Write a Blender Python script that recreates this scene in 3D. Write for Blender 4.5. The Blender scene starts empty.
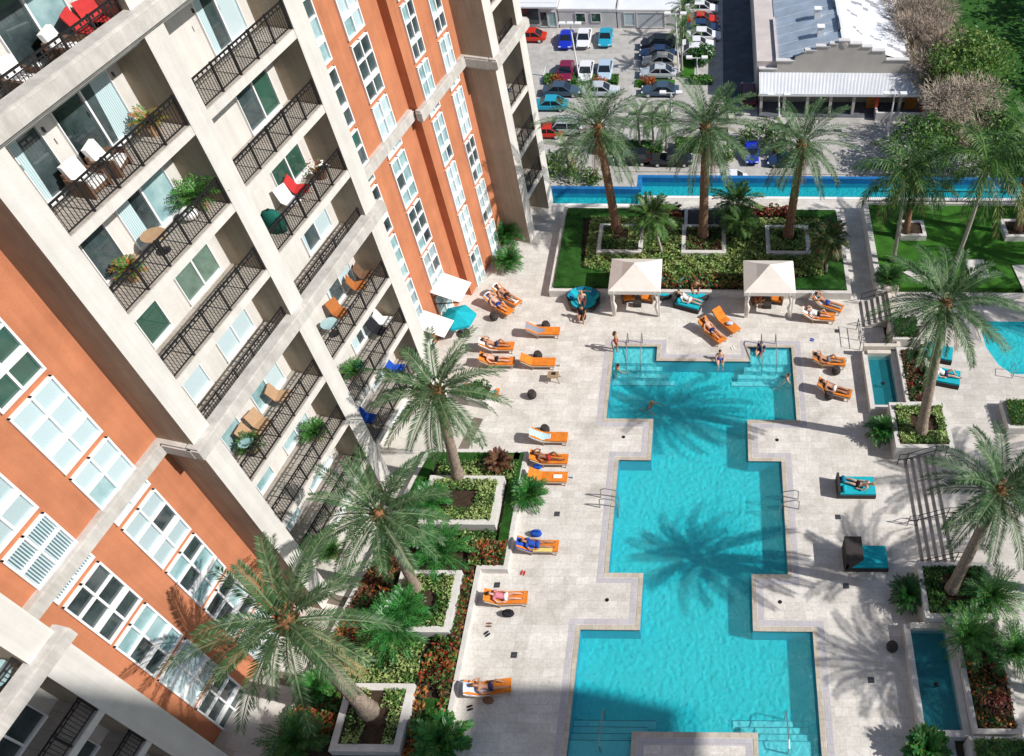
import bpy, math, random
from mathutils import Vector, Matrix
random.seed(7)
SC = bpy.context.scene
COL = SC.collection
R_ = math.radians
rnd = random.Random(11)

# ------------------------------------------------------------------ camera frame (solved from the vanishing points of pool and tower)
FPX, PX, PY = 851.18, 706.17, 376.87
CAM_H = 38.0
PITCH, YAW, ROLL = R_(49.814), R_(-0.41), R_(0.162)
FWD = Vector((math.sin(YAW)*math.cos(PITCH), math.cos(YAW)*math.cos(PITCH), -math.sin(PITCH)))
_r = Vector((math.cos(YAW), -math.sin(YAW), 0)); _u = _r.cross(FWD)
RGT = _r*math.cos(ROLL) + _u*math.sin(ROLL)
UPV = -_r*math.sin(ROLL) + _u*math.cos(ROLL)
CAM = Vector((0, 0, CAM_H))
def G(px, py, z=0.0):
    """survey: the point of level z seen at a pixel of the photograph"""
    d = FWD + RGT*((px-PX)/FPX) - UPV*((py-PY)/FPX)
    return CAM + d*((z-CAM_H)/d.z)
def GY(px, py, Y):
    """survey: the point of the upright plane y = Y seen at a pixel"""
    d = FWD + RGT*((px-PX)/FPX) - UPV*((py-PY)/FPX)
    return CAM + d*(Y/d.y)
BAZ = R_(12.0)
BD = Vector((math.sin(BAZ), math.cos(BAZ), 0)); BN = Vector((math.cos(BAZ), -math.sin(BAZ), 0))
def W(s, n, z):
    """tower frame: s along the facade, n out of it, z up"""
    return BD*s + BN*n + Vector((0, 0, z))

# ------------------------------------------------------------------ mesh collector
class MB:
    def __init__(self): self.v = []; self.f = []; self.mi = []; self.mats = []
    def slot(self, m):
        if m not in self.mats: self.mats.append(m)
        return self.mats.index(m)
    def add(self, vs, fs, m):
        b = len(self.v); k = self.slot(m)
        self.v.extend(tuple(p) for p in vs)
        for f in fs: self.f.append(tuple(b+i for i in f)); self.mi.append(k)
    def box(self, x0, x1, y0, y1, z0, z1, m, T=None):
        vs = [(x, y, z) for z in (z0, z1) for y in (y0, y1) for x in (x0, x1)]
        if T: vs = [T(*p) for p in vs]
        self.add(vs, [(0,2,3,1),(4,5,7,6),(0,1,5,4),(2,6,7,3),(0,4,6,2),(1,3,7,5)], m)
    def bar(self, a, b, w, h, m, up=(0,0,1)):
        a = Vector(a); b = Vector(b); d = (b-a).normalized(); u = Vector(up)
        if abs(d.dot(u)) > .98: u = Vector((1,0,0))
        s = d.cross(u).normalized()*(w/2); u = s.cross(d).normalized()*(h/2)
        vs = [a-s-u, a+s-u, a+s+u, a-s+u, b-s-u, b+s-u, b+s+u, b-s+u]
        self.add(vs, [(3,2,1,0),(4,5,6,7),(0,1,5,4),(1,2,6,5),(2,3,7,6),(3,0,4,7)], m)
    def tube(self, pts, rad, n, m, caps=True):
        pts = [Vector(p) for p in pts]
        if not hasattr(rad, '__len__'): rad = [rad]*len(pts)
        vs = []; fs = []; prev = None
        for i, p in enumerate(pts):
            d = (pts[min(i+1, len(pts)-1)] - pts[max(i-1, 0)]).normalized()
            if prev is None:
                a = Vector((1,0,0)) if abs(d.x) < .9 else Vector((0,1,0))
                prev = d.cross(a).normalized()
            s = (prev - d*prev.dot(d)).normalized(); prev = s; t = d.cross(s)
            for k in range(n):
                c = 2*math.pi*k/n
                vs.append(p + (s*math.cos(c) + t*math.sin(c))*rad[i])
        for i in range(len(pts)-1):
            for k in range(n):
                fs.append((i*n+k, i*n+(k+1)%n, (i+1)*n+(k+1)%n, (i+1)*n+k))
        if caps:
            fs.append(tuple(range(n))[::-1]); fs.append(tuple((len(pts)-1)*n+k for k in range(n)))
        self.add(vs, fs, m)
    def lathe(self, prof, n, m, c=(0,0,0), sx=1, sy=1):
        vs = []; fs = []
        for r, z in prof:
            for k in range(n):
                a = 2*math.pi*k/n
                vs.append((c[0]+r*math.cos(a)*sx, c[1]+r*math.sin(a)*sy, c[2]+z))
        for i in range(len(prof)-1):
            for k in range(n):
                fs.append((i*n+k, i*n+(k+1)%n, (i+1)*n+(k+1)%n, (i+1)*n+k))
        fs.append(tuple(range(n))[::-1]); fs.append(tuple((len(prof)-1)*n+k for k in range(n)))
        self.add(vs, fs, m)
    def prism(self, poly, z0, z1, m, T=None):
        n = len(poly)
        vs = [(p[0], p[1], z0) for p in poly] + [(p[0], p[1], z1) for p in poly]
        if T: vs = [T(*p) for p in vs]
        self.add(vs, [tuple(range(n))[::-1], tuple(range(n, 2*n))] + [(i, (i+1)%n, n+(i+1)%n, n+i) for i in range(n)], m)
    def sheet(self, x0, x1, y0, y1, z, m):
        self.add([(x0,y0,z),(x1,y0,z),(x1,y1,z),(x0,y1,z)], [(0,1,2,3)], m)
    def ball(self, c, r, m, nu=10, nv=6, s=(1,1,1)):
        prof = [(max(.001, math.sin(math.pi*i/nv))*r, -math.cos(math.pi*i/nv)*r*s[2]) for i in range(nv+1)]
        self.lathe(prof, nu, m, c, s[0], s[1])
    def build(self, name, parent=None, local=False, smooth=False):
        me = bpy.data.meshes.new(name)
        off = Vector((0,0,0)) if (parent is None or local) else world_loc(parent)
        me.from_pydata([(p[0]-off.x, p[1]-off.y, p[2]-off.z) for p in self.v], [], self.f)
        for m in self.mats: me.materials.append(m)
        me.polygons.foreach_set('material_index', self.mi)
        if smooth: me.polygons.foreach_set('use_smooth', [True]*len(self.f))
        me.update()
        o = bpy.data.objects.new(name, me); COL.objects.link(o)
        if parent: o.parent = parent
        return o
def world_loc(o):
    v = Vector(o.location)
    while o.parent: o = o.parent; v = v + Vector(o.location)
    return v
def tag(o, label=None, cat=None, group=None, kind=None):
    if label: o['label'] = label
    if cat: o['category'] = cat
    if group: o['group'] = group
    if kind: o['kind'] = kind
    return o
def thing(name, label, cat, loc=(0,0,0), rz=0, group=None):
    o = bpy.data.objects.new(name, None); COL.objects.link(o)
    o.location = loc; o.rotation_euler = (0, 0, rz); o.empty_display_size = .2
    return tag(o, label, cat, group)
def copy_tree(o, parent=None):
    c = o.copy(); COL.objects.link(c); c.parent = parent
    for ch in list(o.children): copy_tree(ch, c)
    return c
def place(proto, used, loc, rz, label, group=None, scale=None):
    o = proto if not used else copy_tree(proto)
    o.location = loc; o.rotation_euler = (0, 0, rz)
    if scale: o.scale = scale
    o['label'] = label
    if group: o['group'] = group
    return o

# ------------------------------------------------------------------ materials
def mat(name, col, rough=.7, spec=.3, var=0., vscale=4., bump=0., bscale=30., metal=0., col2=None, trans=0., streak=0.):
    m = bpy.data.materials.new(name); m.use_nodes = True
    nt = m.node_tree; N = nt.nodes; L = nt.links; b = N['Principled BSDF']
    b.inputs['Base Color'].default_value = (*col, 1); b.inputs['Roughness'].default_value = rough
    b.inputs['Specular IOR Level'].default_value = spec; b.inputs['Metallic'].default_value = metal
    tc = N.new('ShaderNodeNewGeometry')
    if var > 0 or col2:
        nz = N.new('ShaderNodeTexNoise'); nz.inputs['Scale'].default_value = vscale; nz.inputs['Detail'].default_value = 5; nz.inputs['Roughness'].default_value = .65
        L.new(tc.outputs['Position'], nz.inputs['Vector'])
        rp = N.new('ShaderNodeValToRGB'); rp.color_ramp.elements[0].position = .32; rp.color_ramp.elements[1].position = .68
        c2 = col2 or tuple(min(1, c*(1+var)) for c in col); c1 = col if col2 else tuple(c*(1-var) for c in col)
        rp.color_ramp.elements[0].color = (*c1, 1); rp.color_ramp.elements[1].color = (*c2, 1)
        L.new(nz.outputs['Fac'], rp.inputs['Fac']); L.new(rp.outputs['Color'], b.inputs['Base Color'])
    if streak > 0:       # rain marks running down the plaster
        ms = N.new('ShaderNodeMapping'); ms.inputs['Scale'].default_value = (2.2, 2.2, .10); L.new(tc.outputs['Position'], ms.inputs['Vector'])
        n3 = N.new('ShaderNodeTexNoise'); n3.inputs['Scale'].default_value = 1.; n3.inputs['Detail'].default_value = 6; n3.inputs['Roughness'].default_value = .7; L.new(ms.outputs[0], n3.inputs['Vector'])
        r3 = N.new('ShaderNodeValToRGB'); r3.color_ramp.elements[0].position = .36; r3.color_ramp.elements[1].position = .62
        r3.color_ramp.elements[0].color = (1-streak, 1-streak*1.05, 1-streak*1.1, 1); r3.color_ramp.elements[1].color = (1,1,1,1); L.new(n3.outputs['Fac'], r3.inputs['Fac'])
        mm = N.new('ShaderNodeMix'); mm.data_type = 'RGBA'; mm.blend_type = 'MULTIPLY'; mm.inputs[0].default_value = 1
        src = b.inputs['Base Color'].links[0].from_socket; L.new(src, mm.inputs[6]); L.new(r3.outputs['Color'], mm.inputs[7]); L.new(mm.outputs[2], b.inputs['Base Color'])
    if bump > 0:
        n2 = N.new('ShaderNodeTexNoise'); n2.inputs['Scale'].default_value = bscale; n2.inputs['Detail'].default_value = 4
        L.new(tc.outputs['Position'], n2.inputs['Vector'])
        bp = N.new('ShaderNodeBump'); bp.inputs['Strength'].default_value = bump; bp.inputs['Distance'].default_value = .05
        L.new(n2.outputs['Fac'], bp.inputs['Height']); L.new(bp.outputs['Normal'], b.inputs['Normal'])
    if trans > 0:
        out = N['Material Output']; tr = N.new('ShaderNodeBsdfTranslucent'); mx = N.new('ShaderNodeMixShader')
        tr.inputs['Color'].default_value = (*[min(1, c*1.3) for c in col], 1); mx.inputs['Fac'].default_value = trans
        L.new(b.outputs[0], mx.inputs[1]); L.new(tr.outputs[0], mx.inputs[2]); L.new(mx.outputs[0], out.inputs['Surface'])
    return m
def paver_mat(name, cols, mortar, bw, bh, rot=0., rough=.8, msize=.008, stain=.25):
    m = bpy.data.materials.new(name); m.use_nodes = True
    nt = m.node_tree; N = nt.nodes; L = nt.links; b = N['Principled BSDF']; b.inputs['Roughness'].default_value = rough
    b.inputs['Specular IOR Level'].default_value = .3
    g = N.new('ShaderNodeNewGeometry'); mp = N.new('ShaderNodeMapping'); mp.inputs['Rotation'].default_value[2] = rot
    L.new(g.outputs['Position'], mp.inputs['Vector'])
    br = N.new('ShaderNodeTexBrick'); br.inputs['Scale'].default_value = 1.; br.inputs['Brick Width'].default_value = bw; br.inputs['Row Height'].default_value = bh
    br.inputs['Mortar Size'].default_value = msize; br.inputs['Color1'].default_value = (*cols[0], 1); br.inputs['Color2'].default_value = (*cols[1], 1); br.inputs['Mortar'].default_value = (*mortar, 1)
    br.offset = .37; br.squash = 1.6; br.squash_frequency = 3
    L.new(mp.outputs[0], br.inputs['Vector'])
    nz = N.new('ShaderNodeTexNoise'); nz.inputs['Scale'].default_value = .9; nz.inputs['Detail'].default_value = 8; nz.inputs['Roughness'].default_value = .7
    L.new(g.outputs['Position'], nz.inputs['Vector'])
    rp = N.new('ShaderNodeValToRGB'); rp.color_ramp.elements[0].position = .3; rp.color_ramp.elements[1].position = .7
    v = 1-stain; rp.color_ramp.elements[0].color = (v, v*.98, v*.95, 1); rp.color_ramp.elements[1].color = (1, 1, 1, 1)
    L.new(nz.outputs['Fac'], rp.inputs['Fac'])
    mx = N.new('ShaderNodeMix'); mx.data_type = 'RGBA'; mx.blend_type = 'MULTIPLY'; mx.inputs[0].default_value = 1
    L.new(br.outputs['Color'], mx.inputs[6]); L.new(rp.outputs['Color'], mx.inputs[7])
    n2 = N.new('ShaderNodeTexNoise'); n2.inputs['Scale'].default_value = 7.5; n2.inputs['Detail'].default_value = 9; n2.inputs['Roughness'].default_value = .78; L.new(g.outputs['Position'], n2.inputs['Vector'])
    r2 = N.new('ShaderNodeValToRGB'); r2.color_ramp.elements[0].position = .33; r2.color_ramp.elements[1].position = .56
    s2 = 1-stain*.75; r2.color_ramp.elements[0].color = (s2, s2*.98, s2*.96, 1); r2.color_ramp.elements[1].color = (1,1,1,1); L.new(n2.outputs['Fac'], r2.inputs['Fac'])
    m2 = N.new('ShaderNodeMix'); m2.data_type = 'RGBA'; m2.blend_type = 'MULTIPLY'; m2.inputs[0].default_value = 1
    L.new(mx.outputs[2], m2.inputs[6]); L.new(r2.outputs['Color'], m2.inputs[7]); L.new(m2.outputs[2], b.inputs['Base Color'])
    return m
def stripe_mat(name, c1, c2, scale, rot=(0,0,0), rough=.5, spec=.4, prof='SIN', lo=.4, hi=.6, axis='X'):
    m = bpy.data.materials.new(name); m.use_nodes = True
    nt = m.node_tree; N = nt.nodes; L = nt.links; b = N['Principled BSDF']; b.inputs['Roughness'].default_value = rough; b.inputs['Specular IOR Level'].default_value = spec
    g = N.new('ShaderNodeNewGeometry'); mp = N.new('ShaderNodeMapping'); mp.inputs['Rotation'].default_value = rot
    L.new(g.outputs['Position'], mp.inputs['Vector'])
    w = N.new('ShaderNodeTexWave'); w.inputs['Scale'].default_value = scale; w.inputs['Distortion'].default_value = .3; w.bands_direction = axis; w.wave_profile = prof
    L.new(mp.outputs[0], w.inputs['Vector'])
    rp = N.new('ShaderNodeValToRGB'); rp.color_ramp.elements[0].position = lo; rp.color_ramp.elements[1].position = hi
    rp.color_ramp.elements[0].color = (*c1, 1); rp.color_ramp.elements[1].color = (*c2, 1)
    L.new(w.outputs['Fac'], rp.inputs['Fac']); L.new(rp.outputs['Color'], b.inputs['Base Color'])
    return m
M = {}
M['cream'] = mat('cream_stucco', (.665,.64,.60), .9, .15, .05, 1.2, .25, 25, streak=.12)
M['cornice'] = mat('cornice_stone', (.56,.535,.50), .9, .15, .10, 2., .15, 20, streak=.22)
M['orange'] = mat('orange_stucco', (.53,.208,.108), .9, .12, .12, .7, .3, 18, streak=.13)
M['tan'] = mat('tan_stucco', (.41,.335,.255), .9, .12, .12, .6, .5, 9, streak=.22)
M['soffit'] = mat('soffit_stucco', (.60,.55,.46), .9, .1, .05, 2)
M['iron'] = mat('black_iron', (.012,.010,.012), .45, .5)
M['wframe'] = mat('white_window_frame', (.80,.81,.81), .45, .4)
M['gdark'] = mat('dark_glass', (.012,.020,.022), .05, .9, 0, .55, col2=(.085,.12,.125))  # lighter noise tone imitates reflections in the glass
M['ggreen'] = mat('green_glass', (.03,.09,.065), .06, .9, .25, .8)
M['gteal'] = mat('teal_glass', (.16,.31,.33), .07, .9, 0, .8, col2=(.42,.58,.60))
M['gpale'] = stripe_mat('pale_shade_glass', (.40,.53,.57), (.60,.70,.72), 6.5, (0,0,0), .1, .8, 'SIN', .2, .8, 'Z')
M['gblind'] = stripe_mat('blind_glass', (.20,.30,.33), (.60,.70,.72), 9, (0,0,0), .12, .7, 'SIN', .3, .6, 'Z')
M['gvert'] = stripe_mat('vertical_blind_glass', (.08,.14,.16), (.52,.63,.66), 3.6, (0,0,-BAZ), .12, .7, 'SIN', .25, .75, 'Y')
M['curtain'] = stripe_mat('curtain_cloth', (.33,.50,.53), (.58,.68,.70), 4.6, (0,0,-BAZ), .8, .1, 'SIN', .1, .9, 'Y')
M['gsage'] = mat('sage_glass', (.12,.19,.15), .07, .9, .3, 1.6)
M['white'] = mat('white_paint', (.80,.79,.77), .55, .3, .03, 3)
M['gpaver'] = paver_mat('balcony_tile', ((.42,.38,.34),(.47,.43,.38)), (.25,.23,.2), .6, .6, BAZ)

# ------------------------------------------------------------------ camera, sky, sun
cam_d = bpy.data.cameras.new('camera'); cam = bpy.data.objects.new('camera', cam_d); COL.objects.link(cam)
cam.matrix_world = Matrix(((RGT.x, UPV.x, -FWD.x, 0), (RGT.y, UPV.y, -FWD.y, 0), (RGT.z, UPV.z, -FWD.z, CAM_H), (0,0,0,1)))
cam_d.sensor_width = 36; cam_d.lens = FPX/1024*36
cam_d.shift_x = (512-PX)/1024; cam_d.shift_y = (PY-378)/1024
cam_d.clip_start = .3; cam_d.clip_end = 3000
SC.camera = cam
SUN_EL = R_(41); SUN_DIR = Vector((.977, -.213, 0))*math.cos(SUN_EL) + Vector((0,0,math.sin(SUN_EL)))
w = bpy.data.worlds.new('World'); SC.world = w; w.use_nodes = True
sky = w.node_tree.nodes.new('ShaderNodeTexSky'); sky.sky_type = 'NISHITA'; sky.sun_disc = False
sky.sun_elevation = SUN_EL; sky.sun_rotation = math.atan2(SUN_DIR.x, SUN_DIR.y)
w.node_tree.links.new(sky.outputs[0], w.node_tree.nodes['Background'].inputs['Color'])
w.node_tree.nodes['Background'].inputs['Strength'].default_value = .085
sd = bpy.data.lights.new('sun', 'SUN'); sun = bpy.data.objects.new('sun', sd); COL.objects.link(sun)
sd.energy = 4.7; sd.angle = R_(.53); sd.color = (1, .965, .915)
sun.rotation_euler = SUN_DIR.to_track_quat('Z', 'Y').to_euler(); sun.location = (60, -20, 80)
SC.view_settings.view_transform = 'Standard'; SC.view_settings.look = 'None'; SC.view_settings.exposure = .15; SC.view_settings.gamma = 1
SC.cycles.max_bounces = 6; SC.cycles.transparent_max_bounces = 10; SC.cycles.use_denoising = True
SC.cycles.caustics_reflective = False; SC.cycles.caustics_refractive = False
# ------------------------------------------------------------------ the residential tower
FL = lambda k: .1 + 3.15*k
TW = thing('apartment_tower', 'tall cream and orange apartment tower with stacked balconies', 'building', W(20, -28, 0))
def wbox(mb, s0, s1, n0, n1, z0, z1, m): mb.box(s0, s1, n0, n1, z0, z1, m, W)
TOP = FL(12)
# masses (each wall plane of the facade is a mesh of its own)
def mass(name, s0, s1, n, back, m, z0=0., top=TOP, side=None):
    mb = MB(); mb.box(s0, s1, back, n, z0, top, m, W)
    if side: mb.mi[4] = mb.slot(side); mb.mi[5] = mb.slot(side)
    return mb.build(name, TW)
mass('wall', 6.2, 13.27, -23.0, -36, M['orange'])
mass('wall', 27.25, 34.7, -23.4, -36, M['orange'])
mb = MB(); mb.box(34.7, 40.3, -36, -22.9, 0, TOP, M['orange'], W)
mb.build('wall', TW)
mass('wall', 13.27, 27.25, -23.05, -36, M['cream'])
mass('wall', -9, 6.2, -23.05, -36, M['cream'])
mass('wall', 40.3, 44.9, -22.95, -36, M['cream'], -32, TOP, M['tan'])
# projecting columns: cream front, tan flank
def column(s0, s1, nf, nb, z0=0., top=TOP):
    mb = MB()
    mb.box(s0, s1, nb+.02, nf, z0, top, M['cream'], W)
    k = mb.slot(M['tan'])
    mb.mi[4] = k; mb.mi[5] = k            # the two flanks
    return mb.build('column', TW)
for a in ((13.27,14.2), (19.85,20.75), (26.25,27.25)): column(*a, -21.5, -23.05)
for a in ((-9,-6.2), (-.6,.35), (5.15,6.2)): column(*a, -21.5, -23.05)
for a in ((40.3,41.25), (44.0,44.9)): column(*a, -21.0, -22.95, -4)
# floor slabs of the balconies
def slab(s0, s1, nf, nb, k):
    mb = MB(); z = FL(k)
    mb.box(s0, s1, nb+.02, nf-.015, z-.36, z-.03, M['cream'], W)
    mb.box(s0+.004, s1-.004, nb+.03, nf-.05, z-.03, z, M['gpaver'], W)
    return mb.build('balcony_slab', TW)
BAYS = {'near': ((-6.2,-.6),(.35,5.15)), 'mid': ((14.2,19.85),(20.75,26.25)), 'far': ((41.25,44.0),)}
for nm, bays in BAYS.items():
    nf, nb = (-21.0,-22.95) if nm == 'far' else (-21.5,-23.05)
    for b in bays:
        for k in range(1, 12):
            if nm == 'near' and (b[0] < 0 or k > 4): continue
            slab(*b, nf-(.24 if k in (4,8) else 0), nb, k)
# two cornices run round the building: at the fourth and the eighth floor
def cornice(s0, s1, n, z0, depth=.28, deep=None):
    mb = MB(); nb = n-.05 if deep is None else deep
    for i, (o, a, b) in enumerate(((.0, 0, .12), (depth*.45, .12, .26), (depth, .26, .72), (depth*.8, .72, .82))):
        mb.box(s0-o*.8, s1+o*.8, nb, n+o+.01, z0+a, z0+b, M['cornice'], W)
    return mb.build('cornice', TW)
ZC = 12.55
for zc in (ZC, ZC+12.6):
    cornice(6.3, 13.0, -23.0, zc); cornice(13.27, 27.25, -21.5, zc, .28, -21.72)
    cornice(27.5, 34.4, -23.4, zc); cornice(34.7, 40.0, -22.9, zc); cornice(40.3, 44.9, -21.0, zc, .28, -21.22)
cornice(-9, 6.2, -21.5, ZC, .28, -21.72)

for s0, nb, nf in ((13.27,-23.0,-21.5),(40.3,-22.9,-21.0)):
    for zc in (ZC, ZC+12.6):
        mb = MB()
        for o, a, b in ((.13, .12, .26), (.24, .263, .72), (.19, .723, .817)): mb.box(s0-o, s0-.003, nb+.01, nf-.30, zc+a, zc+b, M['cornice'], W)
        mb.box(s0-.24, s0-.003, nf-.30, nf-.06, zc+.263, zc+.72, M['cornice'], W)
        mb.build('cornice', TW)
# windows -----------------------------------------------------------
GL = [M['gdark'], M['gteal'], M['gpale'], M['gblind'], M['gvert']]
rw = random.Random(21)
def tall_window(s0, s1, n, z0, z1, glass):
    """two panes over two over two, a thick rail above the lowest row"""
    fr = MB(); zr = z0 + (z1-z0)*.30; t = .075
    sm = (s0+s1)/2; e = .12
    for a, b in ((s0, s0+t), (s1-t, s1), (sm-t*.55, sm+t*.55)): fr.box(a, b, n-.01, n+e, z0, z1, M['wframe'], W)
    for a, b in ((z0, z0+t), (z1-t, z1), (zr, zr+.24), ((zr+.24+z1)/2-.04, (zr+.24+z1)/2+.04)):
        fr.box(s0+.003, s1-.003, n-.01, n+e-.004, a, b, M['wframe'], W)
    f = fr.build('window', TW)
    pn = MB(); zs = (z0+.02, zr+.12, (zr+.24+z1)/2, z1-.02); near = {'dark_glass':'gteal','teal_glass':'gdark','pale_shade_glass':'gteal','blind_glass':'gdark','vertical_blind_glass':'gdark','green_glass':'gdark'}.get(glass.name, 'gteal')
    for a, b in ((s0+.02, sm), (sm, s1-.02)):
        for i in range(3): pn.add([W(a,n+.012,zs[i]), W(b,n+.012,zs[i]), W(b,n+.012,zs[i+1]), W(a,n+.012,zs[i+1])], [(0,1,2,3)], M[near] if rw.random() < .12 else glass)
    pn.build('pane', f)
def orange_col(s0, s1, n, ks, rr, pick=None):
    for k in ks:
        g = rr.choice(GL) if pick is None else pick.get(k, rr.choice(GL))
        tall_window(s0, s1, n, FL(k)-.38, FL(k)+2.48, g)
rr = random.Random(5)
g = M
orange_col(10.2, 11.98, -23.0, range(0, 8), rr, {5:g['gpale'], 4:g['gpale'], 3:g['gblind'], 2:g['gteal'], 1:g['gdark'], 6:g['ggreen']})
orange_col(7.25, 9.02, -23.0, range(0, 7), rr, {4:g['gvert'], 3:g['gdark'], 2:g['gteal'], 1:g['gpale'], 0:g['gdark'], 5:g['gblind']})
orange_col(28.6, 30.1, -23.4, range(0, 11), rr, {7:g['gteal'], 6:g['gteal'], 5:g['gdark'], 4:g['ggreen']})
orange_col(31.6, 33.12, -23.4, range(0, 11), rr, {6:g['gpale'], 5:g['gdark'], 4:g['gpale'], 3:g['gteal'], 2:g['gdark']})
orange_col(35.5, 36.72, -22.9, range(0, 11), rr, {6:g['gdark'], 5:g['gdark'], 4:g['gteal'], 3:g['gteal'], 2:g['gpale']})
orange_col(38.15, 39.38, -22.9, range(0, 11), rr, {6:g['gdark'], 5:g['gdark'], 4:g['gpale'], 3:g['gpale'], 2:g['gdark']})

def pane_window(s0, s1, n, z0, z1, mull, glasses):
    """flush window or sliding door: white frame, mulls between panes"""
    fr = MB(); t = .07; e = .10
    for a in [s0+(s1-s0)*i/mull for i in range(mull+1)]:
        fr.box(max(s0, a-t/2), min(s1, a+t/2), n-.01, n+e, z0, z1, M['wframe'], W)
    for a, b in ((z0-.06, z0+t), (z1-t, z1)): fr.box(s0-.002, s1+.002, n-.01, n+e+.01, a, b, M['wframe'], W)
    f = fr.build('window', TW)
    for i in range(mull):
        a = s0+(s1-s0)*i/mull; b = s0+(s1-s0)*(i+1)/mull
        gl = glasses[i % len(glasses)]; c0 = a+.03+(b-a-.06)*rw.uniform(.3,.6); c1 = c0+rw.uniform(-.2,.15); dk = M['gdark'] if gl is M['curtain'] else gl
        pn = MB(); L0, L1 = (gl, dk) if i % 2 == 0 else (dk, gl)
        pn.add([W(a+.03,n+.014,z0+.03), W(c1,n+.014,z0+.03), W(c0,n+.014,z1-.03), W(a+.03,n+.014,z1-.03)], [(0,1,2,3)], L0); pn.add([W(c1,n+.014,z0+.03), W(b-.03,n+.014,z0+.03), W(b-.03,n+.014,z1-.03), W(c0,n+.014,z1-.03)], [(0,1,2,3)], L1)
        pn.build('pane', f)
    return f
def railing(s0, s1, n, z, posts, h=1.07, name='balcony_railing'):
    mb = MB(); I = M['iron']; L = s1-s0
    mb.box(s0, s1, n-.025, n+.025, z+h-.05, z+h, I, W)
    mb.box(s0, s1, n-.014, n+.014, z+h-.19, z+h-.16, I, W)
    mb.box(s0, s1, n-.014, n+.014, z+.08, z+.11, I, W)
    for i in range(posts+1):
        s = s0+.03+(L-.06)*i/posts
        mb.box(s-.032, s+.032, n-.032, n+.032, z, z+h+.02, I, W)
    nb = int(L/.125)
    for i in range(1, nb):
        s = s0+L*i/nb
        mb.box(s-.009, s+.009, n-.009, n+.009, z+.1, z+h-.17, I, W)
        if i % 2: mb.box(s-.035, s+.035, n-.008, n+.008, z+h-.14, z+h-.07, I, W)
    return mb.build(name, TW)
for k in range(1, 10):
    railing(14.2, 19.85, -21.6 if k not in (4,8) else -21.78, FL(k), 5)
    railing(20.75, 26.25, -21.6 if k not in (4,8) else -21.78, FL(k), 5)
for k in range(1, 8): railing(41.25, 44.0, -21.1 if k != 4 else -21.28, FL(k), 3)
for k in range(1, 5): railing(.35, 5.15, -21.6 if k != 4 else -21.78, FL(k), 4)
NB = -23.05
cur = M['curtain']
for k in range(0, 10):
    z = FL(k); door = k in (8, 7, 6, 3)
    one = {7:cur, 8:cur, 6:g['gdark'], 5:g['ggreen'], 4:g['gpale'], 3:g['gteal']}.get(k, g['gteal'])
    pane_window(15.2, 16.3, NB, z+(.08 if door else .22), z+2.5, 1, [one])
    pane_window(16.9 if k > 5 else 17.35, 19.3, NB, z+(.08 if door else .22), z+2.5, 2, {7:[g['gdark'], cur], 8:[g['gdark'], g['gteal']], 6:[cur, g['gteal']], 5:[g['gsage'], g['gsage']], 4:[g['gpale'], g['gpale']]}.get(k, [g['gteal'], g['gpale']]))
    door = k in (8, 7, 6, 3, 2)
    pane_window(21.1, 22.0, NB, z+(.08 if door else .3), z+2.5, 1, [g['ggreen'] if k in (8, 5) else g['gteal']])
    pane_window(23.65, 25.7, NB, z+(.08 if door else .25), z+2.5, 2, [g['ggreen'], g['ggreen']] if k in (8, 5, 9) else [g['gdark'], g['ggreen']] if k == 6 else [cur, g['gpale']])
for k in range(0, 8):
    pane_window(41.6, 43.6, -22.95, FL(k)+.1, FL(k)+2.4, 2, [g['gdark'], g['gteal']])
for k in range(0, 4):
    pane_window(.9, 1.9, NB, FL(k)+.6, FL(k)+2.3, 1, [g['gteal']]); pane_window(2.6, 4.6, NB, FL(k)+.1, FL(k)+2.4, 2, [g['gdark']])
# small wall lamps under the upper cornice soffit
for s in (15.2, 16.6, 18.0, 21.8, 23.3, 24.8):
    mb = MB(); mb.box(s-.025, s+.025, -21.27, -21.21, ZC+12.42, ZC+12.56, M['iron'], W); mb.build('soffit_lamp', TW)
# ------------------------------------------------------------------ pool deck, pools, terrace
def floor_mat(name, c):
    '''pale blue plaster, gently uneven'''
    m = mat(name, c, .75, .2, .06, 1.5); nt = m.node_tree; N = nt.nodes; L = nt.links
    g = N.new('ShaderNodeNewGeometry'); v = N.new('ShaderNodeTexVoronoi'); v.feature = 'SMOOTH_F1'; v.inputs['Scale'].default_value = 5.6
    nz = N.new('ShaderNodeTexNoise'); nz.inputs['Scale'].default_value = 1.7; nz.inputs['Detail'].default_value = 2
    L.new(g.outputs['Position'], nz.inputs['Vector']); mx = N.new('ShaderNodeMix'); mx.data_type = 'VECTOR'; mx.inputs[0].default_value = .25
    L.new(g.outputs['Position'], mx.inputs[4]); L.new(nz.outputs['Color'], mx.inputs[5]); L.new(mx.outputs[1], v.inputs['Vector'])
    b = N.new('ShaderNodeBump'); b.inputs['Strength'].default_value = .9; b.inputs['Distance'].default_value = .15
    n3 = N.new('ShaderNodeTexNoise'); n3.inputs['Scale'].default_value = 22; n3.inputs['Detail'].default_value = 2; n3.inputs['Distortion'].default_value = .8; L.new(g.outputs['Position'], n3.inputs['Vector'])
    a3 = N.new('ShaderNodeMath'); a3.operation = 'MULTIPLY_ADD'; a3.inputs[1].default_value = .55; L.new(n3.outputs['Fac'], a3.inputs[0]); L.new(v.outputs['Distance'], a3.inputs[2])
    L.new(a3.outputs[0], b.inputs['Height']); L.new(b.outputs[0], N['Principled BSDF'].inputs['Normal']); return m
M['deck'] = paver_mat('travertine_paver', ((.70,.667,.617),(.82,.79,.745)), (.56,.53,.485), .62, .41, 0, .75, .006, .30)
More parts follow.
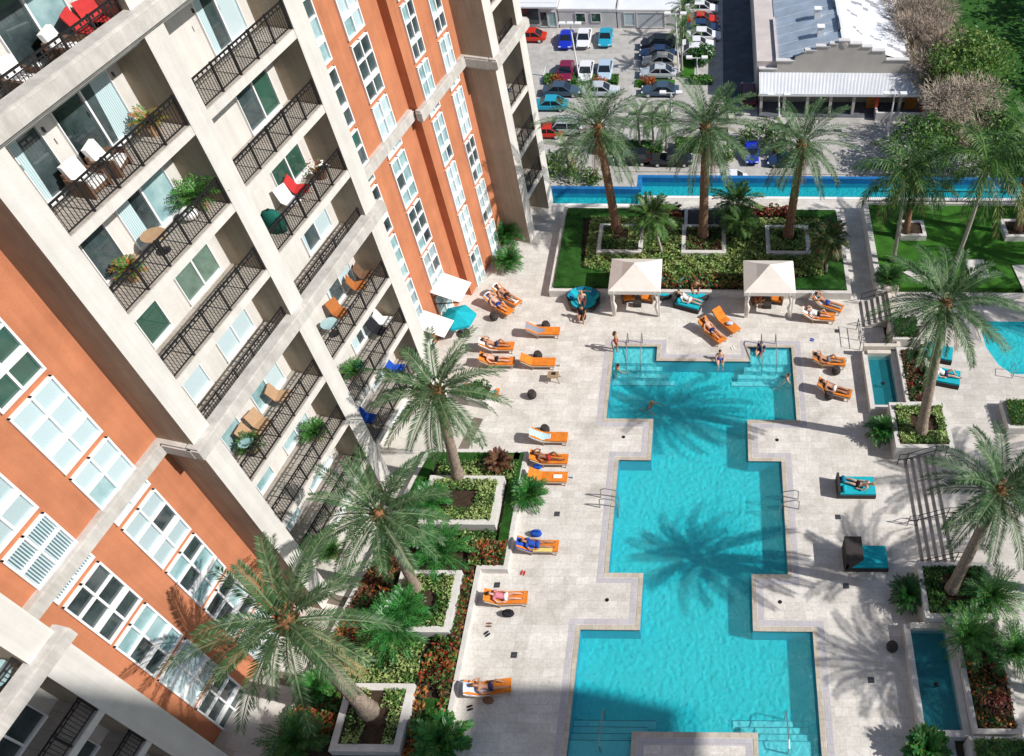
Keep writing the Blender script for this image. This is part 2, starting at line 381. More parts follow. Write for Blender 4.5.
M['deck2'] = paver_mat('walk_paver', ((.62,.59,.54),(.72,.69,.64)), (.46,.43,.385), .9, .6, BAZ, .75, .006, .18)
M['band'] = paver_mat('slate_band', ((.20,.165,.13),(.24,.20,.165)), (.15,.13,.11), .6, .6, BAZ)
M['lav'] = paver_mat('lavender_band', ((.47,.455,.49),(.54,.52,.55)), (.36,.34,.36), .33, .33, 0, .7, .006, .12)
M['coping'] = paver_mat('coping_tile', ((.60,.55,.46),(.50,.44,.36)), (.36,.33,.29), .3, .3, 0, .6, .008, .2)
M['stone'] = mat('planter_stone', (.61,.585,.55), .85, .2, .10, 3., .2, 30)
M['stone2'] = mat('terrace_wall_stone', (.60,.55,.48), .85, .2, .12, 2., .2, 30)
M['poolfloor'] = floor_mat('pool_plaster', (.018,.64,.72))
M['poolwall'] = mat('pool_wall_tile', (.01,.34,.48), .5, .4, .12, 6)
M['poolstep'] = floor_mat('pool_step_plaster', (.16,.74,.80))
M['stepedge'] = mat('step_edge_tile', (.01,.10,.16), .5, .4)
M['lapblue'] = paver_mat('lap_pool_blue_tile', ((.018,.165,.44),(.026,.21,.53)), (.012,.11,.30), .55, .3, 0, .4, .012, .25)
M['lapfloor'] = floor_mat('lap_pool_floor', (.012,.47,.53))
M['troughfloor'] = mat('fountain_floor', (.015,.16,.19), .6, .3, .15, 2.)
M['soil'] = mat('planting_soil', (.055,.038,.026), .95, .1, .35, 5., .6, 25)
M['lawn'] = mat('lawn_grass', (.045,.15,.018), .9, .1, .3, 1.2, .8, 60)
M['turf'] = mat('raised_turf', (.028,.095,.016), .9, .1, .45, 1.6, 1., 60)
M['darkmat'] = mat('dark_grating', (.05,.05,.055), .8, .2, .1, 9)
def water_mat(name, tint, scat, scale, bump, dist, fac):
    """clear water: mostly transparent, a little scattering, a rippled sky reflection"""
    m = bpy.data.materials.new(name); m.use_nodes = True
    nt = m.node_tree; N = nt.nodes; L = nt.links; N.remove(N['Principled BSDF']); out = N['Material Output']
    g = N.new('ShaderNodeNewGeometry'); mp = N.new('ShaderNodeMapping'); mp.inputs['Scale'].default_value = (1, 1.25, 1)
    L.new(g.outputs['Position'], mp.inputs['Vector'])
    n1 = N.new('ShaderNodeTexNoise'); n1.inputs['Scale'].default_value = scale; n1.inputs['Detail'].default_value = 3.5; n1.inputs['Roughness'].default_value = .55; n1.inputs['Distortion'].default_value = 1.1
    L.new(mp.outputs[0], n1.inputs['Vector'])
    n2 = N.new('ShaderNodeTexNoise'); n2.inputs['Scale'].default_value = scale*.32; n2.inputs['Detail'].default_value = 2; n2.inputs['Distortion'].default_value = 1.8
    L.new(mp.outputs[0], n2.inputs['Vector'])
    ad = N.new('ShaderNodeMath'); ad.operation = 'ADD'; L.new(n1.outputs['Fac'], ad.inputs[0]); L.new(n2.outputs['Fac'], ad.inputs[1])
    bp = N.new('ShaderNodeBump'); bp.inputs['Strength'].default_value = bump; bp.inputs['Distance'].default_value = dist
    L.new(ad.outputs[0], bp.inputs['Height'])
    tr = N.new('ShaderNodeBsdfTransparent'); tr.inputs['Color'].default_value = (*tint, 1)
    df = N.new('ShaderNodeBsdfDiffuse'); df.inputs['Color'].default_value = (*scat, 1); L.new(bp.outputs[0], df.inputs['Normal'])
    gl = N.new('ShaderNodeBsdfGlossy'); gl.inputs['Roughness'].default_value = .12; L.new(bp.outputs[0], gl.inputs['Normal'])
    lw = N.new('ShaderNodeLayerWeight'); pw = N.new('ShaderNodeMath'); pw.operation = 'POWER'; pw.inputs[1].default_value = 4; L.new(lw.outputs['Facing'], pw.inputs[0])
    fr = N.new('ShaderNodeMath'); fr.operation = 'MULTIPLY_ADD'; fr.inputs[1].default_value = .5; fr.inputs[2].default_value = .035; L.new(pw.outputs[0], fr.inputs[0])
    m1 = N.new('ShaderNodeMixShader'); m1.inputs['Fac'].default_value = fac
    L.new(tr.outputs[0], m1.inputs[1]); L.new(df.outputs[0], m1.inputs[2])
    m2 = N.new('ShaderNodeMixShader'); L.new(fr.outputs[0], m2.inputs['Fac'])
    L.new(m1.outputs[0], m2.inputs[1]); L.new(gl.outputs[0], m2.inputs[2]); L.new(m2.outputs[0], out.inputs['Surface'])
    return m
M['water'] = water_mat('pool_water', (.92,.99,1.), (.06,.70,.78), 9., 1., .10, .2)
M['water2'] = water_mat('lap_water', (.8,.97,1.), (.02,.50,.60), 2.5, .6, .04, .2)
M['water3'] = water_mat('fountain_water', (.7,.95,1.), (.03,.32,.36), 3.5, .8, .06, .25)
def structure(mb, name): return tag(mb.build(name), kind='structure')

BANDS = [(2,16.58,-5.96,4.88),(16.58,19.5,-3.18,2.10),(19.5,26.17,-4.89,3.88),(26.17,28.97,-3.16,2.10),(28.97,33.3,-5.8,4.87)]
XL, XR = -26.0, 10.62
mb = MB()
for y0, y1, l, r in BANDS:
    mb.sheet(XL, l, y0, y1, 0, M['deck']); mb.sheet(r, XR, y0, y1, 0, M['deck'])
mb.sheet(XL, -5.8, 33.3, 34.45, 0, M['deck']); mb.sheet(-3.2, 2.38, 33.3, 34.45, 0, M['deck']); mb.sheet(4.87, XR, 33.3, 34.45, 0, M['deck'])
mb.sheet(XL, XR, 34.45, 47.98, 0, M['deck']); mb.sheet(-3.25, 2.2, 2, 12.0, 0, M['deck'])
mb.sheet(-5.04, 30, 47.98, 48.92, 0, M['deck'])
structure(mb, 'pool_deck')
# walk along the tower, laid square to it, with two dark bands
mb = MB()
q = lambda s, n, z=.004: W(s, n, z)
mb.add([q(5,-23), q(29,-23), q(29,-18.35), q(5,-18.35)], [(0,1,2,3)], M['deck2'])
structure(mb, 'tower_walk')
mb = MB()
for s0, s1, n0, n1 in ((5, 25.6, -18.98, -18.42), (9.6, 10.15, -21.9, -18.98), (13.6,14.1,-21.5,-18.98), (19.2,19.7,-21.5,-18.98)):
    mb.add([q(s0,n0,.008), q(s1,n0,.008), q(s1,n1,.008), q(s0,n1,.008)], [(0,1,2,3)], M['band'])
structure(mb, 'paving_band')

POOL = [(-5.96,2),(-3.25,2),(-3.25,12.0),(2.2,12.0),(2.2,2),(4.88,2),(4.88,16.58),(2.1,16.58),(2.1,19.5),(3.88,19.5),(3.88,26.17),(2.1,26.17),(2.1,28.97),(4.87,28.97),(4.87,34.45),(2.38,34.45),(2.38,33.3),(-3.2,33.3),(-3.2,34.45),(-5.8,34.45),(-5.8,28.97),(-3.16,28.97),(-3.16,26.17),(-4.89,26.17),(-4.89,19.5),(-3.18,19.5),(-3.18,16.58),(-5.96,16.58)]
def offset(poly, d):
    out = []
    for i, p in enumerate(poly):
        a = Vector(poly[i-1]); b = Vector(p); c = Vector(poly[(i+1) % len(poly)])
        e1 = (b-a).normalized(); e2 = (c-b).normalized()
        n1 = Vector((e1.y, -e1.x)); n2 = Vector((e2.y, -e2.x))
        v = n1 + n2 if n1.dot(n2) < .5 else n1
        out.append((b.x+v.x*d, b.y+v.y*d))
    return out
def ring(mb, poly, d0, d1, z, m):
    a = offset(poly, d0); b = offset(poly, d1); n = len(poly)
    mb.add([(x,y,z) for x,y in a]+[(x,y,z) for x,y in b], [(i,(i+1)%n,n+(i+1)%n,n+i)[::-1] for i in range(n)], m)
mb = MB(); ring(mb, POOL, .0, .22, .014, M['coping']); 
n_ = len(POOL); 
mb.add([(x,y,.014) for x,y in POOL]+[(x,y,-.09) for x,y in POOL], [(i,(i+1)%n_,n_+(i+1)%n_,n_+i) for i in range(n_)], M['coping'])
structure(mb, 'pool_coping')
mb = MB(); ring(mb, POOL, .26, .55, .006, M['lav']); structure(mb, 'paving_border')
PD = -1.0
mb = MB()
mb.add([(x,y,-.02) for x,y in POOL]+[(x,y,PD) for x,y in POOL], [(i,(i+1)%n_,n_+(i+1)%n_,n_+i) for i in range(n_)], M['poolwall'])
mb.sheet(-6.2, 5.1, 1.5, 34.6, PD, M['poolfloor'])
structure(mb, 'pool_basin')
def pool_steps(x0, x1, y, dy, n, sgn, shelf, ztop=-.22, dz=.24, run=.36, grow=.0, gx=0.):
    """broad flight of submerged steps leaving a shelf"""
    mb = MB()
    mb.box(x0, x1, min(y, shelf), max(y, shelf), PD, ztop, M['poolstep'])
    for i in range(1, n+1):
        a = y+sgn*run*(i-1); b = y+sgn*run*i
        mb.box(x0-(gx*i if gx < 0 else 0)*-1, x1+(gx*i if gx > 0 else 0), min(a,b), max(a,b), PD, ztop-dz*i, M['poolstep'])
        mb.box(x0-(gx*i if gx < 0 else 0)*-1, x1+(gx*i if gx > 0 else 0), b-(.03 if sgn>0 else 0), b+(.03 if sgn<0 else 0), ztop-dz*i, ztop-dz*i+.006, M['stepedge'])
    mb.box(x0, x1, y-(.03 if sgn>0 else 0), y+(.03 if sgn<0 else 0), ztop, ztop+.006, M['stepedge'])
    return structure(mb, 'pool_steps')
pool_steps(-5.78, -3.22, 33.25, 0, 3, -1, 34.44, gx=.38)
pool_steps(2.40, 4.85, 33.25, 0, 3, -1, 34.44, gx=-.38)
pool_steps(-5.94, -3.27, 11.7, 0, 3, 1, 6, gx=.33)
pool_steps(2.22, 4.45, 11.75, 0, 3, 1, 6, gx=-.36)
mb = MB(); mb.sheet(-6.1, 5.0, 1.5, 34.5, -.10, M['water']); structure(mb, 'pool_water')

# the long narrow pool on the edge of the podium
mb = MB(); zb = -.45
mb.sheet(-11.6, -5.2, 47.98, 49.35, zb, M['lapfloor']); mb.sheet(-5.04, 30, 48.92, 50.75, zb, M['lapfloor'])
for x0, x1, y0, y1 in ((-11.6,-5.35,47.95,49.25),(-5.05,30,48.92,50.62)):
    mb.box(x0, x1+.3 if x1 < 0 else x1, y1, y1+.30, zb-2, .33, M['lapblue'])
    mb.box(x0, x1, y0-.02, y0, zb, -.02, M['lapfloor'])
mb.box(-5.35, -5.05, 49.55, 50.92, zb-2, .33, M['lapblue'])
mb.box(-5.2, -5.05, 47.98, 49.25, zb, .05, M['lapfloor'])
mb.box(-11.95, -11.6, 47.6, 49.6, zb, .42, M['cream'])
structure(mb, 'lap_pool_basin')
mb = MB(); mb.sheet(-11.6, -5.2, 47.98, 49.25, -.1, M['water2']); mb.sheet(-5.05, 30, 48.92, 50.62, -.1, M['water2']); structure(mb, 'lap_pool_water')
mb = MB(); mb.box(-11.6, -5.2, 47.72, 47.97, .005, .04, M['white']); mb.box(-5.04, 30, 48.66, 48.91, .005, .04, M['white']); structure(mb, 'lap_pool_coping')
# the podium that carries the deck
mb = MB(); mb.box(-60, 60, -30, 49.2, -32, -2.2, M['tan']); mb.box(-5.3, 60, 49.2, 50.9, -32, -2.2, M['tan'])
tag(mb.build('parking_podium'), 'tall parking podium under the pool deck', 'building')

# raised beds -------------------------------------------------------
def curb(mb, poly, w, z0, z1, m, closed=True):
    """low wall along the inside of a counter-clockwise outline"""
    ins = offset(poly, -w); n = len(poly)
    vs = [(x,y,z0) for x,y in poly]+[(x,y,z1) for x,y in poly]+[(x,y,z1) for x,y in ins]+[(x,y,z0) for x,y in ins]
    fs = []
    for i in range(n if closed else n-1):
        j = (i+1) % n
        fs += [(i,j,n+j,n+i),(n+i,n+j,2*n+j,2*n+i),(2*n+i,2*n+j,3*n+j,3*n+i)]
    mb.add(vs, fs, m)
def off2(poly, d):
    """inward offset for any counter-clockwise polygon"""
    out = []
    for i, p in enumerate(poly):
        a = Vector(poly[i-1]); b = Vector(p); c = Vector(poly[(i+1) % len(poly)])
        e1 = (b-a).normalized(); e2 = (c-b).normalized()
        n1 = Vector((-e1.y, e1.x)); n2 = Vector((-e2.y, e2.x)); v = n1+n2; v = v/max(.3, 1+n1.dot(n2))
        out.append((b.x+v.x*d, b.y+v.y*d))
    return out
def planter(poly, z0, z1, w, label, m=None, soil=.1, name='planter', group=None, cat='planter'):
    if not hasattr(poly[0], '__len__'):
        x0, x1, y0, y1 = poly; poly = [(x0,y0),(x1,y0),(x1,y1),(x0,y1)]
    cx = sum(p[0] for p in poly)/len(poly); cy = sum(p[1] for p in poly)/len(poly)
    t = thing(name, label, cat, (cx, cy, z0), 0, group)
    m = m or M['stone']; ins = off2(poly, w); n = len(poly); mb = MB()
    vs = [(x,y,z0) for x,y in poly]+[(x,y,z1) for x,y in poly]+[(x,y,z1) for x,y in ins]+[(x,y,z0) for x,y in ins]
    fs = []
    for i in range(n):
        j = (i+1) % n
        fs += [(i,j,n+j,n+i),(n+i,n+j,2*n+j,2*n+i),(2*n+i,2*n+j,3*n+j,3*n+i)]
    mb.add(vs, fs, m); mb.build('wall', t)
    mb = MB(); mb.add([(x,y,z1-soil) for x,y in off2(poly, w-.01)], [tuple(range(n))], M['soil']); mb.build('soil', t)
    return t
BED = [(-19.0,8.5),(-11.05,8.5),(-11.05,19.4),(-9.75,19.4),(-9.75,26.5),(-15.2,26.5)]
planter(BED, 0, .45, .22, 'long low white walled garden bed between the tower and the pool chairs', soil=.12, name='garden_bed', cat='garden bed')
TBED = [(-10.2,38.6),(8.85,38.6),(8.85,46.95),(-10.2,46.95)]
planter(TBED, 0, .55, .25, 'wide raised garden bed behind the two cabanas', soil=.03, name='garden_bed', cat='garden bed')
PL = {}
for key, r, lb in (('L1',(-14.5,-10.65,21.6,24.5),'square white planter with the palm nearest the pool chairs'),
                   ('L2',(-14.7,-11.8,16.0,19.1),'square white planter in the middle of the left garden'),
                   ('L3',(-15.75,-12.8,10.8,13.65),'square white planter under the largest palm at the bottom left')):
    PL[key] = planter(r, .34, .9, .3, lb, soil=.08, group='square planters in the left garden')
for key, r, lb in (('T1',(-7.5,-4.5,41.9,44.75),'square white planter behind the left cabana'),
                   ('T2',(-1.95,.97,41.9,44.75),'square white planter between the two cabanas'),
                   ('T3',(3.6,6.5,41.9,44.75),'square white planter behind the right cabana')):
    PL[key] = planter(r, .5, .9, .28, lb, soil=.08, group='square planters in the back garden')
mb = MB(); mb.box(-1.6, .75, 45.0, 46.7, .53, .60, M['darkmat']); mb.box(-1.85,-1.62,44.9,46.8,.53,.66,M['stone']); mb.box(.77,1.0,44.9,46.8,.53,.66,M['stone'])
tag(mb.build('vent_grating'), 'flat dark ventilation grating behind the middle planter', 'grating')

# right-hand terrace, five steps above the deck
TZ = .70
M['terrace'] = paver_mat('terrace_paver', ((.60,.57,.53),(.72,.69,.65)), (.48,.45,.41), .62, .41, 0, .75, .007, .25)
mb = MB()
def blk(x0, x1, y0, y1, z1, m, z0=0.): mb.box(x0, x1, y0, y1, z0, z1, m)
for i in range(5): blk(10.62+.33*i, 10.62+.33*(i+1) if i < 4 else 13.35, 19.66, 26.3, .14*(i+1), M['terrace'])
structure(mb, 'terrace_steps')
mb = MB()
mb.sheet(13.35, 16.1, 4, 38.6, TZ, M['terrace']); mb.sheet(16.1, 40, 4, 31.9, TZ, M['terrace']); mb.sheet(16.1, 40, 36.1, 38.6, TZ, M['terrace'])
mb.sheet(12.6, 13.35, 29.4, 38.6, TZ, M['terrace']); mb.sheet(11.2, 12.6, 34.2, 38.6, TZ, M['terrace'])
mb.add([(16.1,31.9,TZ),(17.4,31.9,TZ),(16.75,32.6,TZ),(16.3,34,TZ),(16.3,35.2,TZ),(16.6,36.1,TZ),(16.1,36.1,TZ)], [(0,1,2,3,4,5,6)], M['terrace'])
mb.sheet(13.0, 13.35, 26.3, 29.4, TZ, M['terrace'])
structure(mb, 'terrace')
mb = MB(); blk(11.0, 11.2, 34.0, 38.7, TZ+.25, M['stone2']); blk(9.05, 11.2, 33.75, 34.0, .95, M['stone2'])
tag(mb.build('retaining_wall'), 'low pale retaining wall beside the terrace stairs and the path', 'wall')
# round-cornered pool on the terrace
mb = MB()
RP = [(17.4,31.9),(40,31.9),(40,36.1),(16.6,36.1),(16.3,35.2),(16.3,34),(16.75,32.6)]
mb.add([(x,y,.3) for x,y in RP]+[(x,y,TZ) for x,y in RP], [tuple(range(7))]+[(i,(i+1)%7,7+(i+1)%7,7+i) for i in range(7)], M['poolfloor'])
structure(mb, 'spa_basin')
mb = MB(); mb.add([(x,y,TZ-.08) for x,y in RP], [tuple(range(7))], M['water']); structure(mb, 'spa_water')
def trough(x0, x1, y0, y1, label):
    t = thing('water_trough', label, 'fountain', ((x0+x1)/2, (y0+y1)/2, 0), 0, 'stone water troughs along the terrace')
    mb = MB(); w = .27
    mb.box(x0, x0+w, y0, y1, 0, .55, M['stone']); mb.box(x1-w, x1, y0, y1, 0, .62, M['stone']); mb.box(x0+w, x1-w, y0, y0+w, 0, .55, M['stone']); mb.box(x0+w, x1-w, y1-w, y1, 0, .7, M['stone2'])
    mb.build('wall', t)
    mb = MB(); mb.box(x0+w, x1-w, y0+w, y1-w, 0, .1, M['troughfloor']); mb.build('basin', t)
    mb = MB(); mb.sheet(x0+w, x1-w, y0+w, y1-w, .42, M['water3']); mb.build('water', t)
    mb = MB(); cx = (x0+x1)/2; cy = y0+(y1-y0)*.45
    mb.tube([(cx,cy,.1),(cx,cy,.5)], .05, 8, M['iron']); mb.lathe([(.12,0),(.1,.05)], 8, M['iron'], (cx,cy,.44)); mb.build('spout', t)
trough(8.98, 10.9, 29.42, 33.7, 'narrow stone trough of dark water behind the upper sun loungers')
trough(9.05, 11.2, 11.75, 16.78, 'narrow stone trough of dark water at the bottom right')
planter((9.9,13.0,26.33,29.4), 0, 1.15, .24, 'large cream planter at the upper end of the terrace steps', soil=.1, group='terrace planters')
planter((9.95,13.32,16.8,19.64), 0, 1.15, .24, 'large cream planter at the lower end of the terrace steps', soil=.1, group='terrace planters')
planter((10.92,12.6,29.42,33.7), 0, .95, .2, 'planting bed between the upper water trough and the terrace', soil=.1, name='garden_bed', cat='garden bed')
planter((11.22,13.3,11.75,16.78), 0, .95, .22, 'planting bed between the lower water trough and the terrace', soil=.1, name='garden_bed', cat='garden bed')
planter((10.95,13.3,8.0,11.6), 0, 1.1, .2, 'hedge planter below the lower water trough', soil=.1)
planter((10.75,12.45,34.15,35.9), .0, 1.15, .2, 'small hedge planter beside the upper water trough', soil=.1)
planter((16.1,19.0,27.6,29.6), TZ, 1.25, .25, 'hedge planter at the right edge near the terrace pool', soil=.08)
planter((12.4,19,6.5,11.4), TZ, 1.2, .2, 'planting bed at the bottom right corner', soil=.1, name='garden_bed', cat='garden bed')
# stairs to the lawn, the lawn and its walls
mb = MB()
for i in range(5): mb.box(9.5+.33*i, 9.5+.33*(i+1), 36.2, 38.3, 0, .16*(i+1), M['terrace'])
structure(mb, 'lawn_steps')
mb = MB(); mb.box(10.75, 60, 38.95, 47.1, .2, .78, M['lawn']); structure(mb, 'lawn')
mb = MB(); mb.box(10.4, 10.75, 38.4, 47.3, 0, 1.0, M['stone'])
tag(mb.build('garden_wall'), 'long low white wall between the path and the lawn', 'wall')
mb = MB(); mb.box(10.75, 60, 47.1, 47.4, 0, .95, M['stone']); mb.box(10.76, 11.7, 38.45, 38.8, 0, 1.15, M['stone2'])
tag(mb.build('garden_wall'), 'white wall carrying a low railing behind the lawn', 'wall')
def slabstone(pts, label):
    P = [G(x, y, .8) for x, y in pts]; c = sum(P, Vector())/4
    mb = MB(); mb.prism([(p.x,p.y) for p in P][::-1] if False else [(p.x,p.y) for p in P], .78, .86, M['stone']); tag(mb.build('stepping_slab'), label, 'slab', 'pale stone slabs on the lawn')
slabstone([(971,278),(990,277.5),(983,260),(964.5,260.5)], 'square pale slab on the lawn, right of the leaning palm')
slabstone([(921,283),(928,278.6),(909,270),(903,273)], 'narrow pale slab on the lawn beside the round shrub')
slabstone([(1024,292),(1045,292),(1034,265),(1012,266)], 'pale slab on the lawn cut by the right edge')
# ------------------------------------------------------------------ planting
def leafm(name, c, v=.35, tr=.18, rough=.5, sc=3.): return mat(name, c, rough, .35, v, sc, 0, 1, trans=tr)
LF = {'date': leafm('date_palm_leaf', (.045,.108,.036)), 'date2': leafm('silvery_palm_leaf', (.14,.205,.098)), 'dry': leafm('dry_palm_leaf', (.30,.26,.12)),
      'coco': leafm('coconut_leaf', (.022,.090,.014)), 'coco2': leafm('yellow_coconut_leaf', (.09,.17,.03)), 'cyc': leafm('cycad_leaf', (.018,.125,.022), .4, .12, .35), 'cyc2': leafm('bright_cycad_leaf', (.06,.24,.05), .3, .15, .35),
      'lime': leafm('lime_leaf', (.32,.41,.14), .3), 'mid': leafm('mid_leaf', (.09,.20,.04)), 'deep': leafm('deep_leaf', (.022,.085,.016)), 'grass': leafm('grass_blade', (.035,.15,.025), .4, .1),
      'red': leafm('red_croton_leaf', (.32,.055,.025), .4), 'org': leafm('orange_croton_leaf', (.42,.15,.035), .4), 'wine': leafm('wine_leaf', (.13,.025,.022), .4), 'brn': leafm('brown_leaf', (.16,.09,.045), .4),
      'gbrn': leafm('bare_twig', (.30,.235,.185), .25, .0, .9), 'gbrn2': leafm('pale_twig', (.40,.335,.27), .2, .0, .9), 'pink': leafm('pinkish_twig', (.33,.25,.20), .25, .0, .9), 'olive': leafm('olive_leaf', (.20,.26,.06)), 'tree': leafm('tree_leaf', (.12,.22,.045)), 'park': leafm('park_leaf', (.02,.075,.016)) }
M['trunk'] = mat('palm_trunk', (.30,.235,.185), .95, .1, .35, 7., 1.0, 14)
M['trunkr'] = mat('rough_palm_trunk', (.21,.125,.08), .95, .1, .45, 9., 1.0, 16)
M['trunkg'] = mat('grey_palm_trunk', (.36,.33,.29), .95, .1, .2, 4., .6, 12)
M['boot'] = mat('palm_boot', (.26,.125,.06), .95, .1, .5, 8., .8, 14)
M['bark'] = mat('tree_bark', (.12,.09,.065), .95, .1, .3, 5., .6, 12)
def frond(mb, rr, base, az, el, length, bend, nl, ll, mats, lw=.05, stalk=None, hang=.25, bare=.14, ns=9):
    d0 = Vector((math.cos(az), math.sin(az), 0)); p = Vector(base); pts = [p.copy()]; e = el; tw = rr.uniform(-.25, .25)
    for i in range(ns):
        t = (i+.5)/ns
        dirv = d0*math.cos(e) + Vector((0,0,math.sin(e)))
        side = Vector((-d0.y, d0.x, 0)); dirv = (dirv + side*tw*t*.5).normalized()
        p = p + dirv*(length/ns); pts.append(p.copy()); e -= bend/ns*(.5+1.0*t)
    st = stalk or mats[0]
    for i in range(ns):
        a, b = pts[i], pts[i+1]; w = .035*(1-i/ns)+.012
        s = (b-a).normalized().cross(Vector((0,0,1)))
        if s.length < .01: s = Vector((1,0,0))
        s = s.normalized()*w
        mb.add([a-s, a+s, b+s, b-s], [(0,1,2,3)], st)
    vs = []; fs = {m: [] for m in mats}; nv = 0; out = []
    for i in range(nl):
        t = bare + (1-bare)*i/(nl-1); f = t*ns; k = min(ns-1, int(f)); q = pts[k].lerp(pts[k+1], f-k)
        T = (pts[k+1]-pts[k]).normalized(); S = T.cross(Vector((0,0,1)))
        S = S.normalized() if S.length > .02 else Vector((-d0.y,d0.x,0)); U = S.cross(T)
        L = ll*(.35+.65*math.sin(math.pi*min(1,(.12+.80*t)))**.7)*rr.uniform(.8,1.15)
        fwd = .55+.5*t
        for sg in (-1, 1):
            dv = (S*sg + T*fwd + U*rr.uniform(.05,.5) - Vector((0,0,hang*rr.uniform(.3,1.4)))).normalized()
            tip = q + dv*L; mid = q + dv*L*.55 + Vector((0,0,.02)); tip.z -= hang*L*.3
            n = T*(lw*.5)
            out.append(([q-n*.5, mid-n, tip, mid+n], rr.choice(mats)))
    for quad, m in out: mb.add(quad, [(0,1,2,3)], m)
def trunk_path(b, c, sway, n=7):
    b = Vector(b); c = Vector(c); pts = []
    for i in range(n+1):
        t = i/n; p = b.lerp(c, t); p = p + Vector(sway)*math.sin(math.pi*t); pts.append(p)
    return pts
def date_palm(base, crown, label, seed, R=3.6, n=40, r0=.27, group='date palms round the pool', tm='trunk', sway=(0,0,0), name='palm_tree', lows=-.75, leaf=('date','date','date','date2'), boot=True):
    rr = random.Random(seed); base = Vector(base); crown = Vector(crown)
    t = thing(name, label, 'palm', base, 0, group)
    mb = MB(); pts = trunk_path(base-Vector((0,0,.05)), crown, sway, 44)
    rad = [r0*(1.30-.06*i if i < 5 else 1.0-.006*i)*(1+.09*(i % 2)+rr.uniform(-.02,.02)) for i in range(45)]
    mb.tube(pts, rad, 10, M[tm]); mb.build('trunk', t, smooth=True)
    if boot:
        mb = MB(); ax = (pts[-1]-pts[-2]).normalized()
        for i in range(46):
            a = i*2.39996; h = -1.15+1.25*i/46; q = crown+ax*h; r = r0*(.80+.45*(i/46))
            v = Vector((math.cos(a), math.sin(a), 0)); s = Vector((-v.y, v.x, 0))*.085
            mb.add([q+v*r*.7-s, q+v*r*.7+s, q+v*(r+.10)+s*.6+ax*.26, q+v*(r+.10)-s*.6+ax*.26], [(0,1,2,3)], M['boot'])
        mb.lathe([(r0*.7,-1.0),(r0*1.05,-.4),(r0*1.1,.0),(r0*.5,.35)], 10, M['boot'], crown); mb.build('frond_base', t)
    mb = MB(); mats = [LF[k] for k in leaf]
    for i in range(n):
        f = i/(n-1); el = 1.35 - (1.35-lows)*f**.85 + rr.uniform(-.12,.12); az = i*2.39996+rr.uniform(-.2,.2)
        L = R*rr.uniform(.86,1.1)*(.78+.22*min(1, f*3)); ms = mats if rr.random() > .06 or f < .7 else [LF['dry']]
        frond(mb, rr, crown+Vector((math.cos(az)*.12, math.sin(az)*.12, .1)), az, el, L, rr.uniform(.75,1.25)*(1.1-.35*f), 52, .47, ms, .056, LF['date2'], .14)
    mb.build('crown', t)
    if boot and group != None:          # a few dead fronds hang under the crown
        mb = MB()
        for i in range(rr.randint(2,5)): frond(mb, rr, crown-Vector((0,0,.15)), rr.uniform(0,6.3), -.75+rr.uniform(-.2,.1), R*rr.uniform(.55,.75), .7, 26, .36, [LF['dry'], LF['brn']], .05, LF['brn'], .5)
        mb.build('dead_frond', t)
    return t
def coconut_palm(base, crown, label, seed, R=3.4, sway=(0,0,0), n=22, r0=.14, group='coconut palms on the lawn'):
    rr = random.Random(seed); base = Vector(base); crown = Vector(crown); t = thing('palm_tree', label, 'palm', base, 0, group)
    mb = MB(); mb.tube(trunk_path(base, crown, sway, 10), [r0*1.5]+[r0*(1-.03*i) for i in range(10)], 8, M['trunkg']); mb.build('trunk', t, smooth=True)
    mb = MB()
    for i in range(n):
        f = i/(n-1); az = i*2.39996+rr.uniform(-.2,.2)
        ms = [LF['coco'], LF['coco'], LF['coco2']] if f < .75 else [LF['coco2'], LF['coco'], LF['dry']]
        frond(mb, rr, crown, az, 1.2-1.7*f+rr.uniform(-.1,.1), R*rr.uniform(.85,1.12), rr.uniform(1.2,1.8), 40, .75, ms, .07, LF['coco2'], .8)
    mb.build('crown', t)
    mb = MB()
    for i in range(6):
        a = i*1.05; mb.ball(crown+Vector((math.cos(a)*.24, math.sin(a)*.24, -.2)), .13, LF['olive'], 7, 5)
    mb.build('coconut_cluster', t); return t
def cycad(base, label, seed, R=1.5, n=30, name='cycad', group=None, leaf=('cyc','cyc','cyc2'), hgt=.35, cat='plant', lw=.055, ll=.34):
    rr = random.Random(seed); base = Vector(base); t = thing(name, label, cat, base, 0, group)
    mb = MB(); mb.tube([base, base+Vector((0,0,hgt))], [.14,.11], 8, M['bark']); mb.build('stem', t)
    mb = MB(); ms = [LF[k] for k in leaf]
    for i in range(n):
        f = i/(n-1)
        frond(mb, rr, base+Vector((0,0,hgt)), i*2.39996+rr.uniform(-.2,.2), 1.35-1.25*f, R*rr.uniform(.85,1.12), rr.uniform(.7,1.3), 20, ll, ms, lw, ms[-1], .25, .12, 6)
    mb.build('crown', t); return t
def leaf_quad(mb, rr, p, s, m, up=.6):
    n = Vector((rr.gauss(0,1), rr.gauss(0,1), rr.gauss(0,1)+up*2)).normalized()
    a = n.cross(Vector((rr.gauss(0,1), rr.gauss(0,1), rr.gauss(0,1)))).normalized(); b = n.cross(a)
    l = s*rr.uniform(.7,1.35); w_ = l*rr.uniform(.38,.6)
    mb.add([p-a*l*.5, p+b*w_*.5, p+a*l*.5, p-b*w_*.5], [(0,1,2,3)], m)
def inpoly(x, y, poly):
    c = False; j = len(poly)-1
    for i in range(len(poly)):
        (xi,yi),(xj,yj) = poly[i], poly[j]
        if (yi > y) != (yj > y) and x < (xj-xi)*(y-yi)/(yj-yi)+xi: c = not c
        j = i
    return c
